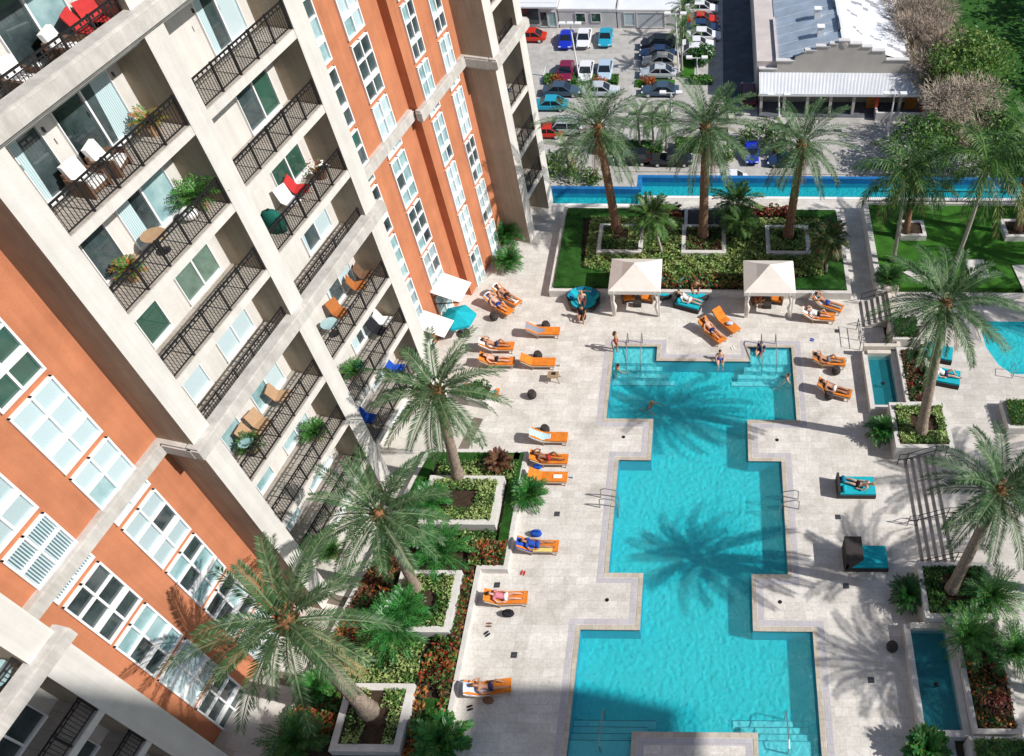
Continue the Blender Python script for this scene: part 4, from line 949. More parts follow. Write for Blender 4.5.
def car(kind, colour, px, py, heading, label, group='cars parked below the podium'):
    s = SPEC[kind]; L, Wd, H = s['L'], s['W'], s['H']; h = L/2; w_ = Wd/2; pm = PAINT[colour]
    p = G(px, py, ZS+.7); t = thing('parked_car', label, 'car', (p.x, p.y, ZS+.01), heading, group); t.scale = (1.2,1.2,1.15) if py < 140 else (1.05,1.05,1.05)
    mb = MB(); st = [(-h,.55,.80,.82),(-h+.12,.38,.96,s['belt']-.06),(-h+.7,.26,1.,s['belt']),(s['c0'],.24,1.,s['belt']),(s['c1'],.24,1.,s['belt']),(h-.55,.25,.99,s['hood']),(h-.13,.34,.93,s['hood']-.12),(h,.5,.78,s['hood']-.26)]
    if kind == 'pickup': st[2] = (-h+.5,.3,1.,1.02); st[3] = (s['c0'],.3,1.,1.02)
    vs = []; fs = []
    for x, z0, k, z1 in st:
        for y, z in ((-.86,z0),(-1,z0+.12),(-1,(z0+z1)*.52),(-.95,z1-.08),(-.84,z1),(.84,z1),(.95,z1-.08),(1,(z0+z1)*.52),(1,z0+.12),(.86,z0)): vs.append((x, y*k*w_, z))
    for i in range(len(st)-1):
        for j in range(10): fs.append((i*10+j, i*10+(j+1)%10, (i+1)*10+(j+1)%10, (i+1)*10+j)[::-1])
    fs.append(tuple(range(10))); fs.append(tuple(range(70,80))[::-1]); mb.add(vs, fs, pm)
    zb = s['belt']-.01; wr = w_*.74; wb = w_*.90
    top = [(s['r0'],-wr,H),(s['r1'],-wr,H),(s['r1'],wr,H),(s['r0'],wr,H)]; bot = [(s['c0'],-wb,zb),(s['c1'],-wb,zb),(s['c1'],wb,zb),(s['c0'],wb,zb)]
    mb.box(s['r0']-.06, s['r1']+.06, -wr-.03, wr+.03, H-.02, H+.05, pm)
    for i in range(4): mb.bar(bot[i], top[i], .09, .07, pm)
    mx = (s['r0']+s['r1'])/2
    for sg in (-1, 1): mb.bar((mx, sg*wb, zb), (mx, sg*wr, H), .08, .06, pm)
    if kind == 'pickup': mb.box(-h+.12, s['c0']-.1, -w_*.78, w_*.78, .98, 1.025, M['black'])
    mb.build('body', t, local=True)
    mb = MB(); mb.add(bot+top, [(0,1,5,4),(1,2,6,5),(2,3,7,6),(3,0,4,7)], M['carglass']); mb.build('window', t, local=True)
    for sx in (-1, 1):
        for sy in (-1, 1):
            mb = MB(); mb.lathe([(.2,-.11),(.33,-.10),(.34,0),(.33,.10),(.2,.11)], 14, M['black']); mb.v = [(x+sx*h*.62, z+sy*(w_-.11), y+.33) for x, y, z in mb.v]; o = mb.build('wheel', t, local=True)
            mb = MB(); mb.lathe([(.05,.0),(.21,.0),(.21,.02),(.05,.03)], 10, M['chrome']); mb.v = [(x+sx*h*.62, sy*(w_+.003)+sy*z*.3, y+.33) for x, y, z in mb.v]; mb.build('rim', o, local=True)
    for sy in (-1, 1):
        mb = MB(); mb.box(h-.28, h-.06, sy*w_*.70-.16, sy*w_*.70+.16, s['hood']-.24, s['hood']-.10, M['headlamp']); mb.build('headlight', t, local=True)
        mb = MB(); mb.box(-h-.005, -h+.14, sy*w_*.70-.14, sy*w_*.70+.14, s['belt']-.26, s['belt']-.12, M['taillamp']); mb.build('tail_light', t, local=True)
    return t
D = -math.pi/2; Lh = math.pi; U = math.pi/2
for a in (('coupe','blue',566,39,D,'bright blue car parked in front of the white shop'),
          ('sedan','white',584,38,D,'white car parked between the bright blue and the teal car'),
          ('coupe','teal',605.5,37,D,'teal car parked before the white shop, nearest the grey roller door'),
          ('sedan','maroon',566,71,D,'maroon car nosing into the island with orange flowers'),
          ('sedan','white',586,71,D,'white car between the maroon and the pale blue car'),
          ('sedan','sky',605,70,D,'pale blue car parked right of a white one on the island row'),
          ('sedan','slate',562,90,0,'dark blue car parked along the near side of the flower island'),
          ('sedan','silver',601,90,0,'silver car half hidden behind the left palm crown'),
          ('suv','black',658,44,Lh,'black car at the back of the row along the palm strip'),
          ('sedan','navy',657,53,Lh,'dark navy car between a black and a beige car'),
          ('sedan','beige',660,60.5,Lh,'beige car third from the back along the palm strip'),
          ('sedan','silver',658,72,Lh,'silver car at the near end of the row along the palm strip'),
          ('sedan','slate',660,90,Lh,'dark blue car below the small island with one orange bush'),
          ('suv','black',702,-1,0,'black car at the very top of the row beside the road'),
          ('sedan','white',702,8,0,'white car behind the red one in the row beside the road'),
          ('coupe','red',703,18.5,0,'bright red car in the row beside the road'),
          ('sedan','navy',703,27,0,'dark car with a pale roof next to the red car'),
          ('sedan','white',704,35,0,'white car just below the dark car in the row beside the road'),
          ('coupe','white',699,43.5,0,'second white car up from the round clipped tree'),
          ('sedan','white',697,51,0,'white car nearest the round clipped tree'),
          ('suv','black',631,158,Lh,'black car at the kerb behind the dark pickup'),
          ('pickup','black',671,159,0,'long black pickup truck parked on the street'),
          ('sedan','blue',751.5,152,D,'bright blue car standing alone at the street corner'),
          ('sedan','navy',785,160,Lh,'dark car half behind the right palm trunk on the street'),
          ('sedan','white',729,178,Lh,'white car just beyond the long blue pool'),
          ('suv','wine',748,94,U,'dark red car in the shade of the side road'),
          ('suv','silver',562,128,Lh,'silver car beside the tower behind the palm fronds'),
          ('coupe','red',545,131,Lh,'orange red car half hidden by the tower'),
          ('sedan','teal',549,104,Lh,'teal car between the tower and the flower island'),
          ('sedan','red',529,36,Lh,'red car next to the tower by the glass shop')):
    car(*a)

# street lamps ------------------------------------------------------
def lamp(bx, by, tx, ty, label, heads=2):
    b = G(bx, by, ZS); tp = GY(tx, ty, b.y); hgt = tp.z-ZS
    t = thing('street_lamp', label, 'street lamp', b, 0, 'white car park lamps')
    mb = MB(); mb.tube([b, Vector((tp.x, b.y, tp.z))], [.14,.09], 8, M['lampw']); mb.lathe([(.35,0),(.35,.5)], 10, M['conc'], b); mb.build('pole', t)
    mb = MB(); mb.bar((tp.x-1.1, b.y, tp.z), (tp.x+1.1, b.y, tp.z), .09, .09, M['lampw']); mb.build('arm', t)
    for k in range(heads):
        x = tp.x + (-1.15 + 2.3*k/(heads-1)); mb = MB(); mb.box(x-.45, x+.45, b.y-.35, b.y+.35, tp.z, tp.z+.22, M['lampw']); mb.build('lamp_head', t)
lamp(579.5, 80, 570, 24, 'three headed lamp post between the parked blue and white cars', 3)
lamp(679, 75, 675.5, 14, 'tall white lamp post on the green strip beside the roller door')
lamp(697.5, 79, 697, 58, 'white lamp post beside the round clipped tree')
lamp(887, 138, 895, 94, 'leaning lamp post in front of the porch with red posts')
lamp(671, 118, 671, 93, 'lamp post behind the middle palm crown')
lamp(779, 119, 779, 95, 'lamp post against the left part of the corrugated porch')
# street planting ---------------------------------------------------
Z0 = ZS
def gb(px, py, r, label, seed, cols, z=None, **k):
    p = G(px, py, ZS+r*.8); return bush((p.x, p.y, ZS+r*.75), r, label, seed, cols, **k)
gb(703, 54, 2.0, 'round clipped dark green tree beside the white cars', 201, [d_, m_, g_], dens=1500, size=.4, name='clipped_tree', cat='tree')
for i, (px, py, lb) in enumerate(((559,79,'orange flowering bush at the left end of the car park island'),(602,80,'orange flowering bush at the right end of the car park island'),(650,81,'orange flowering bush on the small island by the silver car'))):
    gb(px, py, 1.15, lb, 210+i, [LF['org'], LF['org'], LF['red']], dens=420, size=.32, group='orange bushes on the car park islands')
mb = MB()
for x0, x1, px, py in ((-4.2,4.6,583,84),(-3.,3,655,84)):
    p = G(px, py, ZS); mb.box(p.x+x0, p.x+x1, p.y-1, p.y+1, ZS, ZS+.15, M['lawn'])
structure(mb, 'traffic_island')
def hedge_px(x0, y0, x1, y1, h, w_, label, seed):
    a = G(x0, y0, ZS); b = G(x1, y1, ZS); hedge((a.x, b.x, a.y-w_/2, a.y+w_/2), ZS, ZS+h, label, seed, [LF['tree'], m_, g_], 30, .38)
hedge_px(596, 151, 662, 151, 1.2, 1.8, 'long dark hedge along the pavement behind the parked pickup', 220)
hedge_px(676, 149, 702, 149, 1.4, 2.0, 'short dark hedge just right of the parked pickup', 221)
hedge_px(545, 81, 618, 83, .7, 2.2, 'low hedge on the long car park island', 222)
hedge_px(690, 82, 712, 82, .8, 1.6, 'low hedge at the foot of the round clipped tree', 223)
def street_palm(px, py, tx, ty, label, seed, R=3.0, n=22, leaf=('coco','mid','date2')):
    b = G(px, py, ZS); return date_palm(b, GY(tx, ty, b.y), label, seed, R, n, .17, 'street palms below the podium', 'trunkg', boot=False, lows=-.9, leaf=leaf)
street_palm(640, 152, 638, 117, 'left of the three slim street palms by the parked pickup', 231, 3.6)
street_palm(654, 152, 652, 118, 'middle of the three slim street palms by the parked pickup', 232, 3.2)
street_palm(667, 150, 665, 121, 'right of the three slim street palms by the parked pickup', 233, 3.2)
street_palm(683, 40, 683, 6, 'palm on the green strip beside the red car', 234, 3.2, 24)
street_palm(682, 70, 681, 30, 'palm on the green strip behind the lamp post', 235, 3.0, 24)
street_palm(728, 120, 726, 104, 'low palm at the corner near the side road', 236, 2.8)
street_palm(787, 152, 784, 132, 'low palm beside the dark parked car', 237, 2.6)
street_palm(569, 172, 566, 148, 'street palm under the left palm crown', 238, 3.2)
for i, (px, py, r, lb) in enumerate(((728,152,1.8,'shrub below the green kiosk sign'),(748,131,2.0,'trimmed shrub behind the bright blue car'),(768,131,2.2,'spreading shrub at the street corner'),(775,145,1.8,'shrub left of the dark parked car'),(556,160,2.2,'leafy shrub at the foot of the tower'),(572,165,2.0,'shrub beneath the left palm crown'),(545,170,2.2,'scrubby bush nearest the tower wall'),(806,150,1.6,'shrub right of the dark parked car'),(790,181,1.4,'shrub just beyond the long blue pool'),(590,176,1.4,'small shrub left of the palm trunk beyond the pool'))):
    gb(px, py, r, lb, 240+i, [m_, d_, LF['olive'], g_], dens=420, size=.4, group='shrubs along the street')
cover('scrub', (-24,-11.6,80.5,89.5), ZS, .7, 16, .5, [LF['olive'], m_, LF['brn'], LF['gbrn']], 260)
# green kiosk sign board
p = G(720, 146, ZS); t = thing('street_sign', 'green framed street sign board with pale panels', 'sign', p)
M['signg'] = mat('sign_green', (.02,.10,.035), .5, .3); M['signp'] = mat('sign_panel', (.42,.50,.36), .6, .3)
mb = MB(); w_ = 1.0
for sx in (-1, 1): mb.box(p.x+sx*w_-.07, p.x+sx*w_+.07, p.y-.08, p.y+.08, ZS, ZS+3.0, M['signg'])
for z in (1.0, 1.95, 2.9): mb.box(p.x-w_, p.x+w_, p.y-.07, p.y+.07, ZS+z-.08, ZS+z+.08, M['signg'])
mb.build('frame', t)
for z in (1.08, 2.03): mb = MB(); mb.box(p.x-w_+.07, p.x+w_-.07, p.y-.03, p.y+.03, ZS+z, ZS+z+.78, M['signp']); mb.build('panel', t)
# trees along the park
def tree(px, py, r, h, label, seed, cols, dens=1600, size=.5, twig=False, group=None, sz=.8, world=None):
    c = Vector(world) if world else G(px, py, ZS+h); rr = random.Random(seed); base = Vector((c.x, c.y, ZS))
    t = thing('tree', label, 'tree', base, 0, group); mb = MB()
    mb.tube([base, base.lerp(c, .5)+Vector((.2,.1,0)), c], [.32,.22,.1], 7, M['bark'])
    tips = []
    for i in range(11):
        a = i*2.4; q = base.lerp(c, rr.uniform(.45,.8)); e = c+Vector((math.cos(a)*r*.75, math.sin(a)*r*.75, rr.uniform(-.3,.55)*r)); mb.tube([q, q.lerp(e,.5)+Vector((0,0,.3)), e], [.14,.08,.03], 5, M['bark']); tips.append(e)
    mb.build('trunk', t)
    mb = MB(); L = [(e, r*rr.uniform(.30,.48)) for e in tips]+[(c+Vector((rr.gauss(0,.3)*r, rr.gauss(0,.3)*r, r*rr.uniform(.1,.5))), r*rr.uniform(.3,.5)) for _ in range(7)]
    for _ in range(dens):
        q, s = rr.choice(L); v = Vector((rr.gauss(0,1), rr.gauss(0,1), rr.gauss(0,1))).normalized()*s*(1-.55*rr.random()**1.6); v.z *= sz
        if twig:
            d = (v.normalized()+Vector((rr.gauss(0,.4), rr.gauss(0,.4), rr.gauss(.3,.4)))).normalized(); k = q+v; sd_ = d.cross(Vector((0,0,1))); sd_ = (sd_.normalized() if sd_.length > .01 else Vector((1,0,0)))*.055
            l = size*rr.uniform(1.,2.2); mb.add([k-sd_, k+sd_, k+d*l], [(0,1,2)], rr.choice(cols))
            if rr.random() < .5: leaf_quad(mb, rr, k, size*.5, rr.choice(cols), .3)
        else: leaf_quad(mb, rr, q+v, size, rr.choice(cols), .3)
    mb.build('crown', t); return t
tw = [LF['gbrn'], LF['gbrn2'], LF['pink'], LF['gbrn']]
tree(918, 12, 5.2, 6.5, 'tall pinkish bare tree at the top beside the white roof', 271, tw, 4200, .5, True, 'bare twiggy trees beside the hall')
tree(928, 40, 5.0, 6.0, 'bare brown tree between the white roof and the green tree', 272, tw, 4200, .5, True, 'bare twiggy trees beside the hall')
tree(930, 72, 3.8, 5.0, 'small bare tree at the corner of the porch', 273, tw, 2400, .45, True, 'bare twiggy trees beside the hall')
tree(962, 112, 5.2, 5.5, 'pale bare tree below the round green tree', 274, [LF['gbrn2'], LF['gbrn'], LF['gbrn2']], 4200, .5, True, 'bare twiggy trees beside the hall')
tree(969, 68, 5.4, 6.5, 'round bright green leafy tree beside the dark park', 275, [LF['tree'], LF['olive'], LF['tree'], m_], 3600, .55)
tree(940, 92, 3.0, 3.5, 'low green tree left of the round leafy tree', 276, [LF['tree'], m_, LF['olive']], 1400, .5)
tree(985, 128, 3.4, 4, 'green tree right of the pale bare tree', 277, [m_, LF['tree'], d_], 1600, .5)
tree(925, 140, 4.2, 5, 'dark leafy tree behind the left coconut palm', 278, [m_, d_, LF['tree']], 2200, .5)
tree(1010, 150, 4.5, 5, 'dark leafy tree behind the leaning coconut palm', 279, [m_, d_, LF['tree']], 2200, .5)
i = 0
for x, y, h, r in ((66,112,11,6),(70,126,13,7),(67,139,12,6.5),(62,151,10,5.5),(80,117,14,7),(82,133,15,7),(66,100,12,6)):
    i += 1; tree(0, 0, r, h, ['broad dark park tree beyond the right edge','tall park tree beyond the right edge','park tree farther back beyond the right edge'][i % 3], 280+i, [LF['park'], d_], 700, 1.3, world=(x, y, ZS+h), group='park trees beyond the right edge')
cover('park_undergrowth', (41,56,103,160), ZS, .35, .8, .5, [LF['park'], LF['park'], d_, m_], 299)
# ------------------------------------------------------------------ furniture on the deck
M['canvas'] = mat('orange_cushion', (.66,.20,.028), .9, .15, .2, 3.5, .3, 9)
M['canvas2'] = mat('cream_canvas', (.74,.68,.62), .9, .1, .05, 2)
M['tealc'] = mat('teal_cushion', (.012,.38,.46), .85, .2, .12, 5)
M['teald'] = mat('deep_teal_cushion', (.01,.17,.30), .85, .2, .12, 5)
M['wick'] = mat('dark_wicker', (.045,.038,.036), .8, .3, .4, 22, .5, 60)
M['wickb'] = mat('brown_wicker', (.16,.09,.055), .8, .3, .4, 22, .5, 60)
M['fram'] = mat('tan_frame_metal', (.42,.36,.28), .5, .4)
M['steel'] = mat('stainless_rail', (.28,.30,.32), .3, .6, metal=.6)
M['wood'] = mat('teak_wood', (.32,.22,.13), .7, .3, .2, 8)
TOW = {'white': mat('white_towel', (.80,.79,.77), .95, .1, .05, 8), 'stripe': stripe_mat('blue_striped_towel', (.10,.42,.55), (.75,.80,.82), 4.5, (0,0,0), .95, .1, 'SIN', .4, .6, 'X'), 'grey': mat('grey_towel', (.25,.26,.31), .95, .1, .1, 8),
       'teal': mat('teal_towel', (.01,.33,.33), .95, .1, .1, 8), 'yellow': mat('yellow_towel', (.70,.58,.20), .95, .1, .1, 8), 'blue': mat('blue_towel', (.02,.08,.42), .95, .1, .1, 8), 'pale': stripe_mat('pale_striped_towel', (.30,.38,.55), (.74,.76,.80), 5, (0,0,0), .95, .1, 'SIN', .35, .65, 'Y'), 'brown': mat('brown_towel', (.22,.12,.07), .95, .1, .1, 8), 'green': mat('dark_green_cloth', (.01,.11,.085), .8, .2, .1, 8), 'red': mat('red_cloth', (.50,.04,.04), .8, .2, .1, 8), 'black': mat('black_cloth', (.02,.02,.025), .9, .2, .1, 8), 'pink': mat('pink_cloth', (.60,.25,.24), .9, .2, .1, 8)}
def lounger_proto():
    t = thing('sun_lounger', '', 'sun lounger'); B = .62   # back angle
    mb = MB()
    for y in (-.33, .33):
        mb.bar((-.35,y,.30),(1.0,y,.30),.045,.06,M['fram']); mb.bar((-.35,y,.30),(-.35-.70*math.cos(B),y,.30+.70*math.sin(B)),.045,.05,M['fram'])
    for x in (-.35,.3,.98): mb.bar((x,-.33,.30),(x,.33,.30),.04,.05,M['fram'])
    mb.bar((-.92,-.33,.70),(-.92,.33,.70),.04,.05,M['fram'])
    mb.build('frame', t, local=True)
    for x in (-.30, .9):
        for y in (-.32, .32): mb = MB(); mb.bar((x,y,0),(x,y,.30),.045,.045,M['fram']); mb.build('leg', t, local=True)
    mb = MB(); mb.box(-.34,1.02,-.31,.31,.33,.41,M['canvas']); mb.build('seat_cushion', t, local=True)
    mb = MB(); c, s = math.cos(B), math.sin(B)
    mb.box(0,.76,-.31,.31,.02,.10,M['canvas'], lambda x,y,z: (-.34-x*c-z*s*-0-z*s*0+0*z, y, .34+x*s+z*c) )
    mb.build('back_cushion', t, local=True); return t
LOUNGERS = [(543,331,0,'grey','orange sun lounger with a grey towel on its back, nearest the left cabana'),
 (538,362,0,None,'plain empty orange sun lounger beside a round dark stool'),
 (497,346,0,'white','white towelled sun lounger by the palm tips, upper one of two'),
 (497,361,0,None,'sun lounger just below the one with the white towel by the palm tips'),
 (481,393,0,'teal','sun lounger with a teal towel under the palm fronds'),
 (507,297,-.62,'white','slanted sun lounger with a white towel nearest the tower canopies'),
 (499,306,-.62,'pale','slanted sun lounger with an orange foot end and a pale towel by the tower'),
 (549,437,0,'stripe','sun lounger with a blue and white striped towel'),
 (549,459,0,None,'sun lounger just below the blue striped towel one'),
 (548,477,0,None,'orange sun lounger at the corner of the white garden wall'),
 (538,546,0,'blue','sun lounger with a blue and a yellow towel'),
 (506,598,.05,None,'sun lounger standing alone by the corner of the low wall'),
 (488,688,.15,'pale','sun lounger with a pale striped towel near the bottom shadow'),
 (726,322,-.85,None,'slanted orange lounger, right one of the two in front of the pool'),
 (712,332,-.85,None,'slanted orange lounger, left one of the two in front of the pool'),
 (827,304,-.45,'stripe','slanted lounger with a blue towel below the right garden wall'),
 (818,316,-.08,'white','lounger below the slanted one by the right garden wall'),
 (828,361,-.08,'brown','lounger with a brown towel right of the upper pool'),
 (834,390,-.32,'brown','slanted brown lounger beside the palm shadow right of the pool')]
pro = lounger_proto(); tw_list = []
def lounger_towel(x, y, rz, m, label, full=False):
    """a towel lying over the back and the seat of a lounger"""
    mb = MB(); B = .62; c, s = math.cos(B), math.sin(B); rows = []
    for t_ in ((.78,.125),(.5,.115),(.2,.115),(.02,.125)): rows.append((-.34-t_[0]*c, .34+t_[0]*s+t_[1]))
    for x_ in ((-.15,.43),(.1,.425)) + (((.5,.43),(.9,.425)) if full else ()): rows.append(x_)
    vs = []; w_ = .34; k = random.Random(int(x*100))
    for a, z in rows:
        for y_ in (-w_,-.1,.12,w_): vs.append((a+k.uniform(-.01,.01), y_, z+k.uniform(0,.015)-(.10 if abs(y_) == w_ else 0)))
    fs = [(i*4+j, i*4+j+1, (i+1)*4+j+1, (i+1)*4+j) for i in range(len(rows)-1) for j in range(3)]
    n = len(vs); vs += [(a, b, z-.012) for a, b, z in vs]; fs += [tuple(n+i for i in f[::-1]) for f in fs]
    mb.add(vs, fs, m); o = mb.build('towel', None, local=True); o.location = (x, y, 0); o.rotation_euler = (0,0,rz)
    return tag(o, label, 'towel')
TL = {'grey':'grey towel draped over the back of an orange lounger','white':'white towel on a lounger','teal':'teal towel on the lounger under the palm fronds','stripe':'blue and white striped towel','blue':'blue towel on the lounger that also has a yellow one','pale':'pale striped towel on a lounger','brown':'brown towel on a lounger'}
LP = {}
for i, (px, py, rz, tw_, lb) in enumerate(LOUNGERS):
    p = G(px, py, .35); place(pro, i > 0, (p.x, p.y, 0), rz, lb, 'orange sun loungers round the pool'); LP[i] = (p.x, p.y, rz)
    if tw_: lounger_towel(p.x, p.y, rz, TOW[tw_], {2:'white towel on the lounger by the palm tips',5:'white towel on the slanted lounger near the tower',16:'white towel on the lounger by the right garden wall',6:'pale towel on the slanted lounger near the tower',12:'pale striped towel on the lounger near the bottom shadow',7:'blue and white striped towel on the lounger left of the pool',15:'blue towel on the slanted lounger by the right garden wall',17:'brown towel on the lounger right of the upper pool',18:'brown towel on the slanted lounger by the palm shadow'}.get(i, TL[tw_]), full=i in (5,17,18,4,15))
mb = MB(); p = LP[10]; mb.box(p[0]-.2, p[0]+.75, p[1]-.36, p[1]-.08, .425, .45, TOW['yellow']); tag(mb.build('towel'), 'yellow towel along the near side of the blue towel lounger', 'towel')
mb = MB(); p = LP[9]; mb.box(p[0]+.3, p[0]+.75, p[1]-.12, p[1]+.1, .415, .45, TOW['white']); tag(mb.build('towel'), 'small white towel on the orange lounger by the garden wall corner', 'towel')
mb = MB(); p = LP[13]; mb.ball((p[0]+.22, p[1]-.25, .52), .17, TOW['pale'], 10, 6, (1.3,1,.6)); tag(mb.build('bag'), 'white striped beach bag on the slanted orange lounger', 'bag')
# round stools used as side tables
def stool_proto():
    t = thing('side_stool', '', 'stool'); mb = MB(); mb.lathe([(.17,0),(.25,.12),(.27,.25),(.25,.38),(.18,.48)], 14, M['wick']); mb.build('body', t, local=True, smooth=True)
    mb = MB(); mb.lathe([(.19,.478),(.20,.50),(.17,.515)], 14, M['wick']); mb.build('top', t, local=True); return t
sp = stool_proto()
for i, (px, py, lb) in enumerate(((546,326,'dark round stool behind the lounger with the grey towel'),(538,356,'dark round stool behind the plain empty lounger'),(532,395,'dark round stool standing alone on the open deck'),(545,430,'dark round stool behind the blue striped towel'),(494,317,'dark round stool by the slanted loungers near the tower'),(892,647,'black round stool in the palm shade at the lower right'),(836,371,'dark round stool beside the brown towel lounger'),(829,396,'dark round stool left of the slanted brown lounger'))):
    p = G(px, py, .2); place(sp, i > 0, (p.x, p.y, 0), 0, lb, 'round dark side stools')
def small_table(px, py, label):
    p = G(px, py, .45); t = thing('side_table', label, 'side table', (p.x,p.y,0)); mb = MB(); mb.box(-.32,.32,-.25,.25,.45,.49,M['wood']); mb.build('table_top', t, local=True)
    for sx in (-1,1):
        for sy in (-1,1): mb = MB(); mb.bar((sx*.36,sy*.26,0),(sx*.22,sy*.18,.45),.04,.04,M['wood']); mb.build('leg', t, local=True)
    return p
p = small_table(553, 375, 'small folding wooden table on the open deck left of the pool')
mb = MB(); mb.box(p.x-.05, p.x+.15, p.y-.02, p.y+.14, .492, .56, TOW['black']); tag(mb.build('speaker_box'), 'small black box lying on the folding wooden table', 'box')
# cabanas
def cabana(px0, px1, py, label):
    a = G(px0, py, 0); b = G(px1, py, 0); Lx = b.x-a.x; cx = (a.x+b.x)/2; y0 = (a.y+b.y)/2-.02; y1 = y0+Lx*.92
    t = thing('cabana', label, 'cabana', (cx, (y0+y1)/2, 0), 0, 'cream canvas cabanas'); H = 2.25
    for x in (a.x, b.x):
        for y in (y0, y1):
            mb = MB(); mb.bar((x,y,0),(x,y,H),.11,.11,M['canvas2']); mb.build('post', t)
            mb = MB(); sx = .16 if x == a.x else -.16
            mb.tube([(x+sx*.5,y,.08),(x+sx,y,.9),(x+sx*.55,y,1.3),(x+sx*1.3,y,H)], [.07,.13,.07,.16], 8, M['canvas2']); mb.build('curtain', t, smooth=True)
    mb = MB(); o = .14; ap = ((a.x+b.x)/2, (y0+y1)/2, H+1.0); q = [(a.x-o,y0-o,H+.02),(b.x+o,y0-o,H+.02),(b.x+o,y1+o,H+.02),(a.x-o,y1+o,H+.02)]
    for i in range(4):
        p, r = Vector(q[i]), Vector(q[(i+1)%4]); A = Vector(ap); m = (p+r)/2; pm, rm = p.lerp(A,.5)-Vector((0,0,.05)), r.lerp(A,.5)-Vector((0,0,.05))
        mb.add([p, r, rm, A, pm], [(0,1,2,3,4)], M['canvas2'])
    mb.build('canopy', t)
    mb = MB()
    for i in range(4):
        p, r = Vector(q[i]), Vector(q[(i+1)%4]); mb.add([p, r, r-Vector((0,0,.27)), p-Vector((0,0,.27))], [(0,1,2,3)], M['canvas2'])
    mb.build('valance', t)
    return cx, y0, y1
c1 = cabana(613.5, 659.5, 316, 'cream canvas cabana, left one of the two under the garden')
c2 = cabana(745, 790.5, 317.5, 'cream canvas cabana, right one of the two under the garden')
def armchair_proto(name, cm, fm, label_cat='armchair'):
    t = thing(name, '', label_cat); mb = MB()
    for x in (-.36,.36): mb.box(x-.05,x+.05,-.38,.36,.0,.58,fm)
    mb.box(-.36,.36,.30,.40,.0,.72,fm); mb.box(-.36,.36,-.36,.32,.12,.28,fm); mb.build('frame', t, local=True)
    mb = MB(); mb.box(-.30,.30,-.40,.28,.285,.42,cm); mb.build('seat_cushion', t, local=True)
    mb = MB(); mb.box(-.30,.30,.0,.14,.0,.55,cm, lambda x,y,z: (x,.14+y+z*.22,.40+z)); mb.build('back_cushion', t, local=True); return t
ac = armchair_proto('lounge_chair', M['canvas'], M['wickb'])
k = 0
for cx, y0, y1 in (c1, c2):
    for sx, nm in ((-.62,'left'),(.62,'right')):
        place(ac, k > 0, (cx+sx, y0+1.5, 0), sx*-.35, 'orange cushioned chair, %s one inside the %s cabana' % (nm, 'left' if k < 2 else 'right'), 'orange chairs in the cabanas'); k += 1
    mb = MB(); mb.box(cx-.25, cx+.25, y0+.75, y0+1.1, .0, .3, M['wick']); tag(mb.build('low_table'), 'low dark table inside the %s cabana' % ('left' if k < 3 else 'right'), 'table')
# round shell daybeds
def shell_daybed(px, py, r, face, label):
    p = G(px, py, .4); t = thing('round_daybed', label, 'daybed', (p.x,p.y,0), face, 'round teal daybeds'); mb = MB()
    mb.lathe([(r*.85,0),(r,.12),(r,.30),(r*.9,.32)], 8, M['wick'], sx=1.15)
    n = 9; vs = []
    for i in range(n):
        a = math.pi*(.02+.96*i/(n-1)); c, s = math.cos(a)*1.15, math.sin(a)
        vs += [(r*c,r*s,.28),(r*1.06*c,r*1.06*s,.72),(r*1.0*c,r*1.0*s,.74),(r*.9*c,r*.9*s,.30)]
    fs = [(i*4+j,(i+1)*4+j,(i+1)*4+(j+1)%4,i*4+(j+1)%4) for i in range(n-1) for j in range(4)]; fs += [(0,1,2,3),(n*4-1,n*4-2,n*4-3,n*4-4)]
    mb.add(vs, fs, M['wick']); mb.build('shell', t, local=True)
    mb = MB(); mb.lathe([(r*.80,.30),(r*.82,.38),(r*.6,.42)], 16, M['tealc'], sx=1.12); mb.build('seat_cushion', t, local=True)
    for i in range(6):
        mb = MB(); vs = []
        for q in range(4):
            a = math.pi*(-.02+1.04*(i+q/3*.94)/6); c, s = math.cos(a)*1.14, math.sin(a)
            vs += [(r*.62*c,r*.62*s,.43),(r*.84*c,r*.84*s,.54),(r*.98*c,r*.98*s,.76),(r*1.0*c,r*1.0*s,.74)]
        mb.add(vs, [(q*4+w_,q*4+w_+1,q*4+w_+5,q*4+w_+4) for q in range(3) for w_ in range(3)], M['tealc'] if i % 2 == 0 else M['teald']); mb.build('back_cushion', t, local=True)
    return p
SD = [shell_daybed(583.5, 300, .88, 0, 'round teal daybed left of the left cabana'), shell_daybed(695, 289, .95, 0, 'round teal daybed between the two cabanas'), shell_daybed(664, 289, .7, .5, 'teal wicker seat half hidden behind the left cabana')]
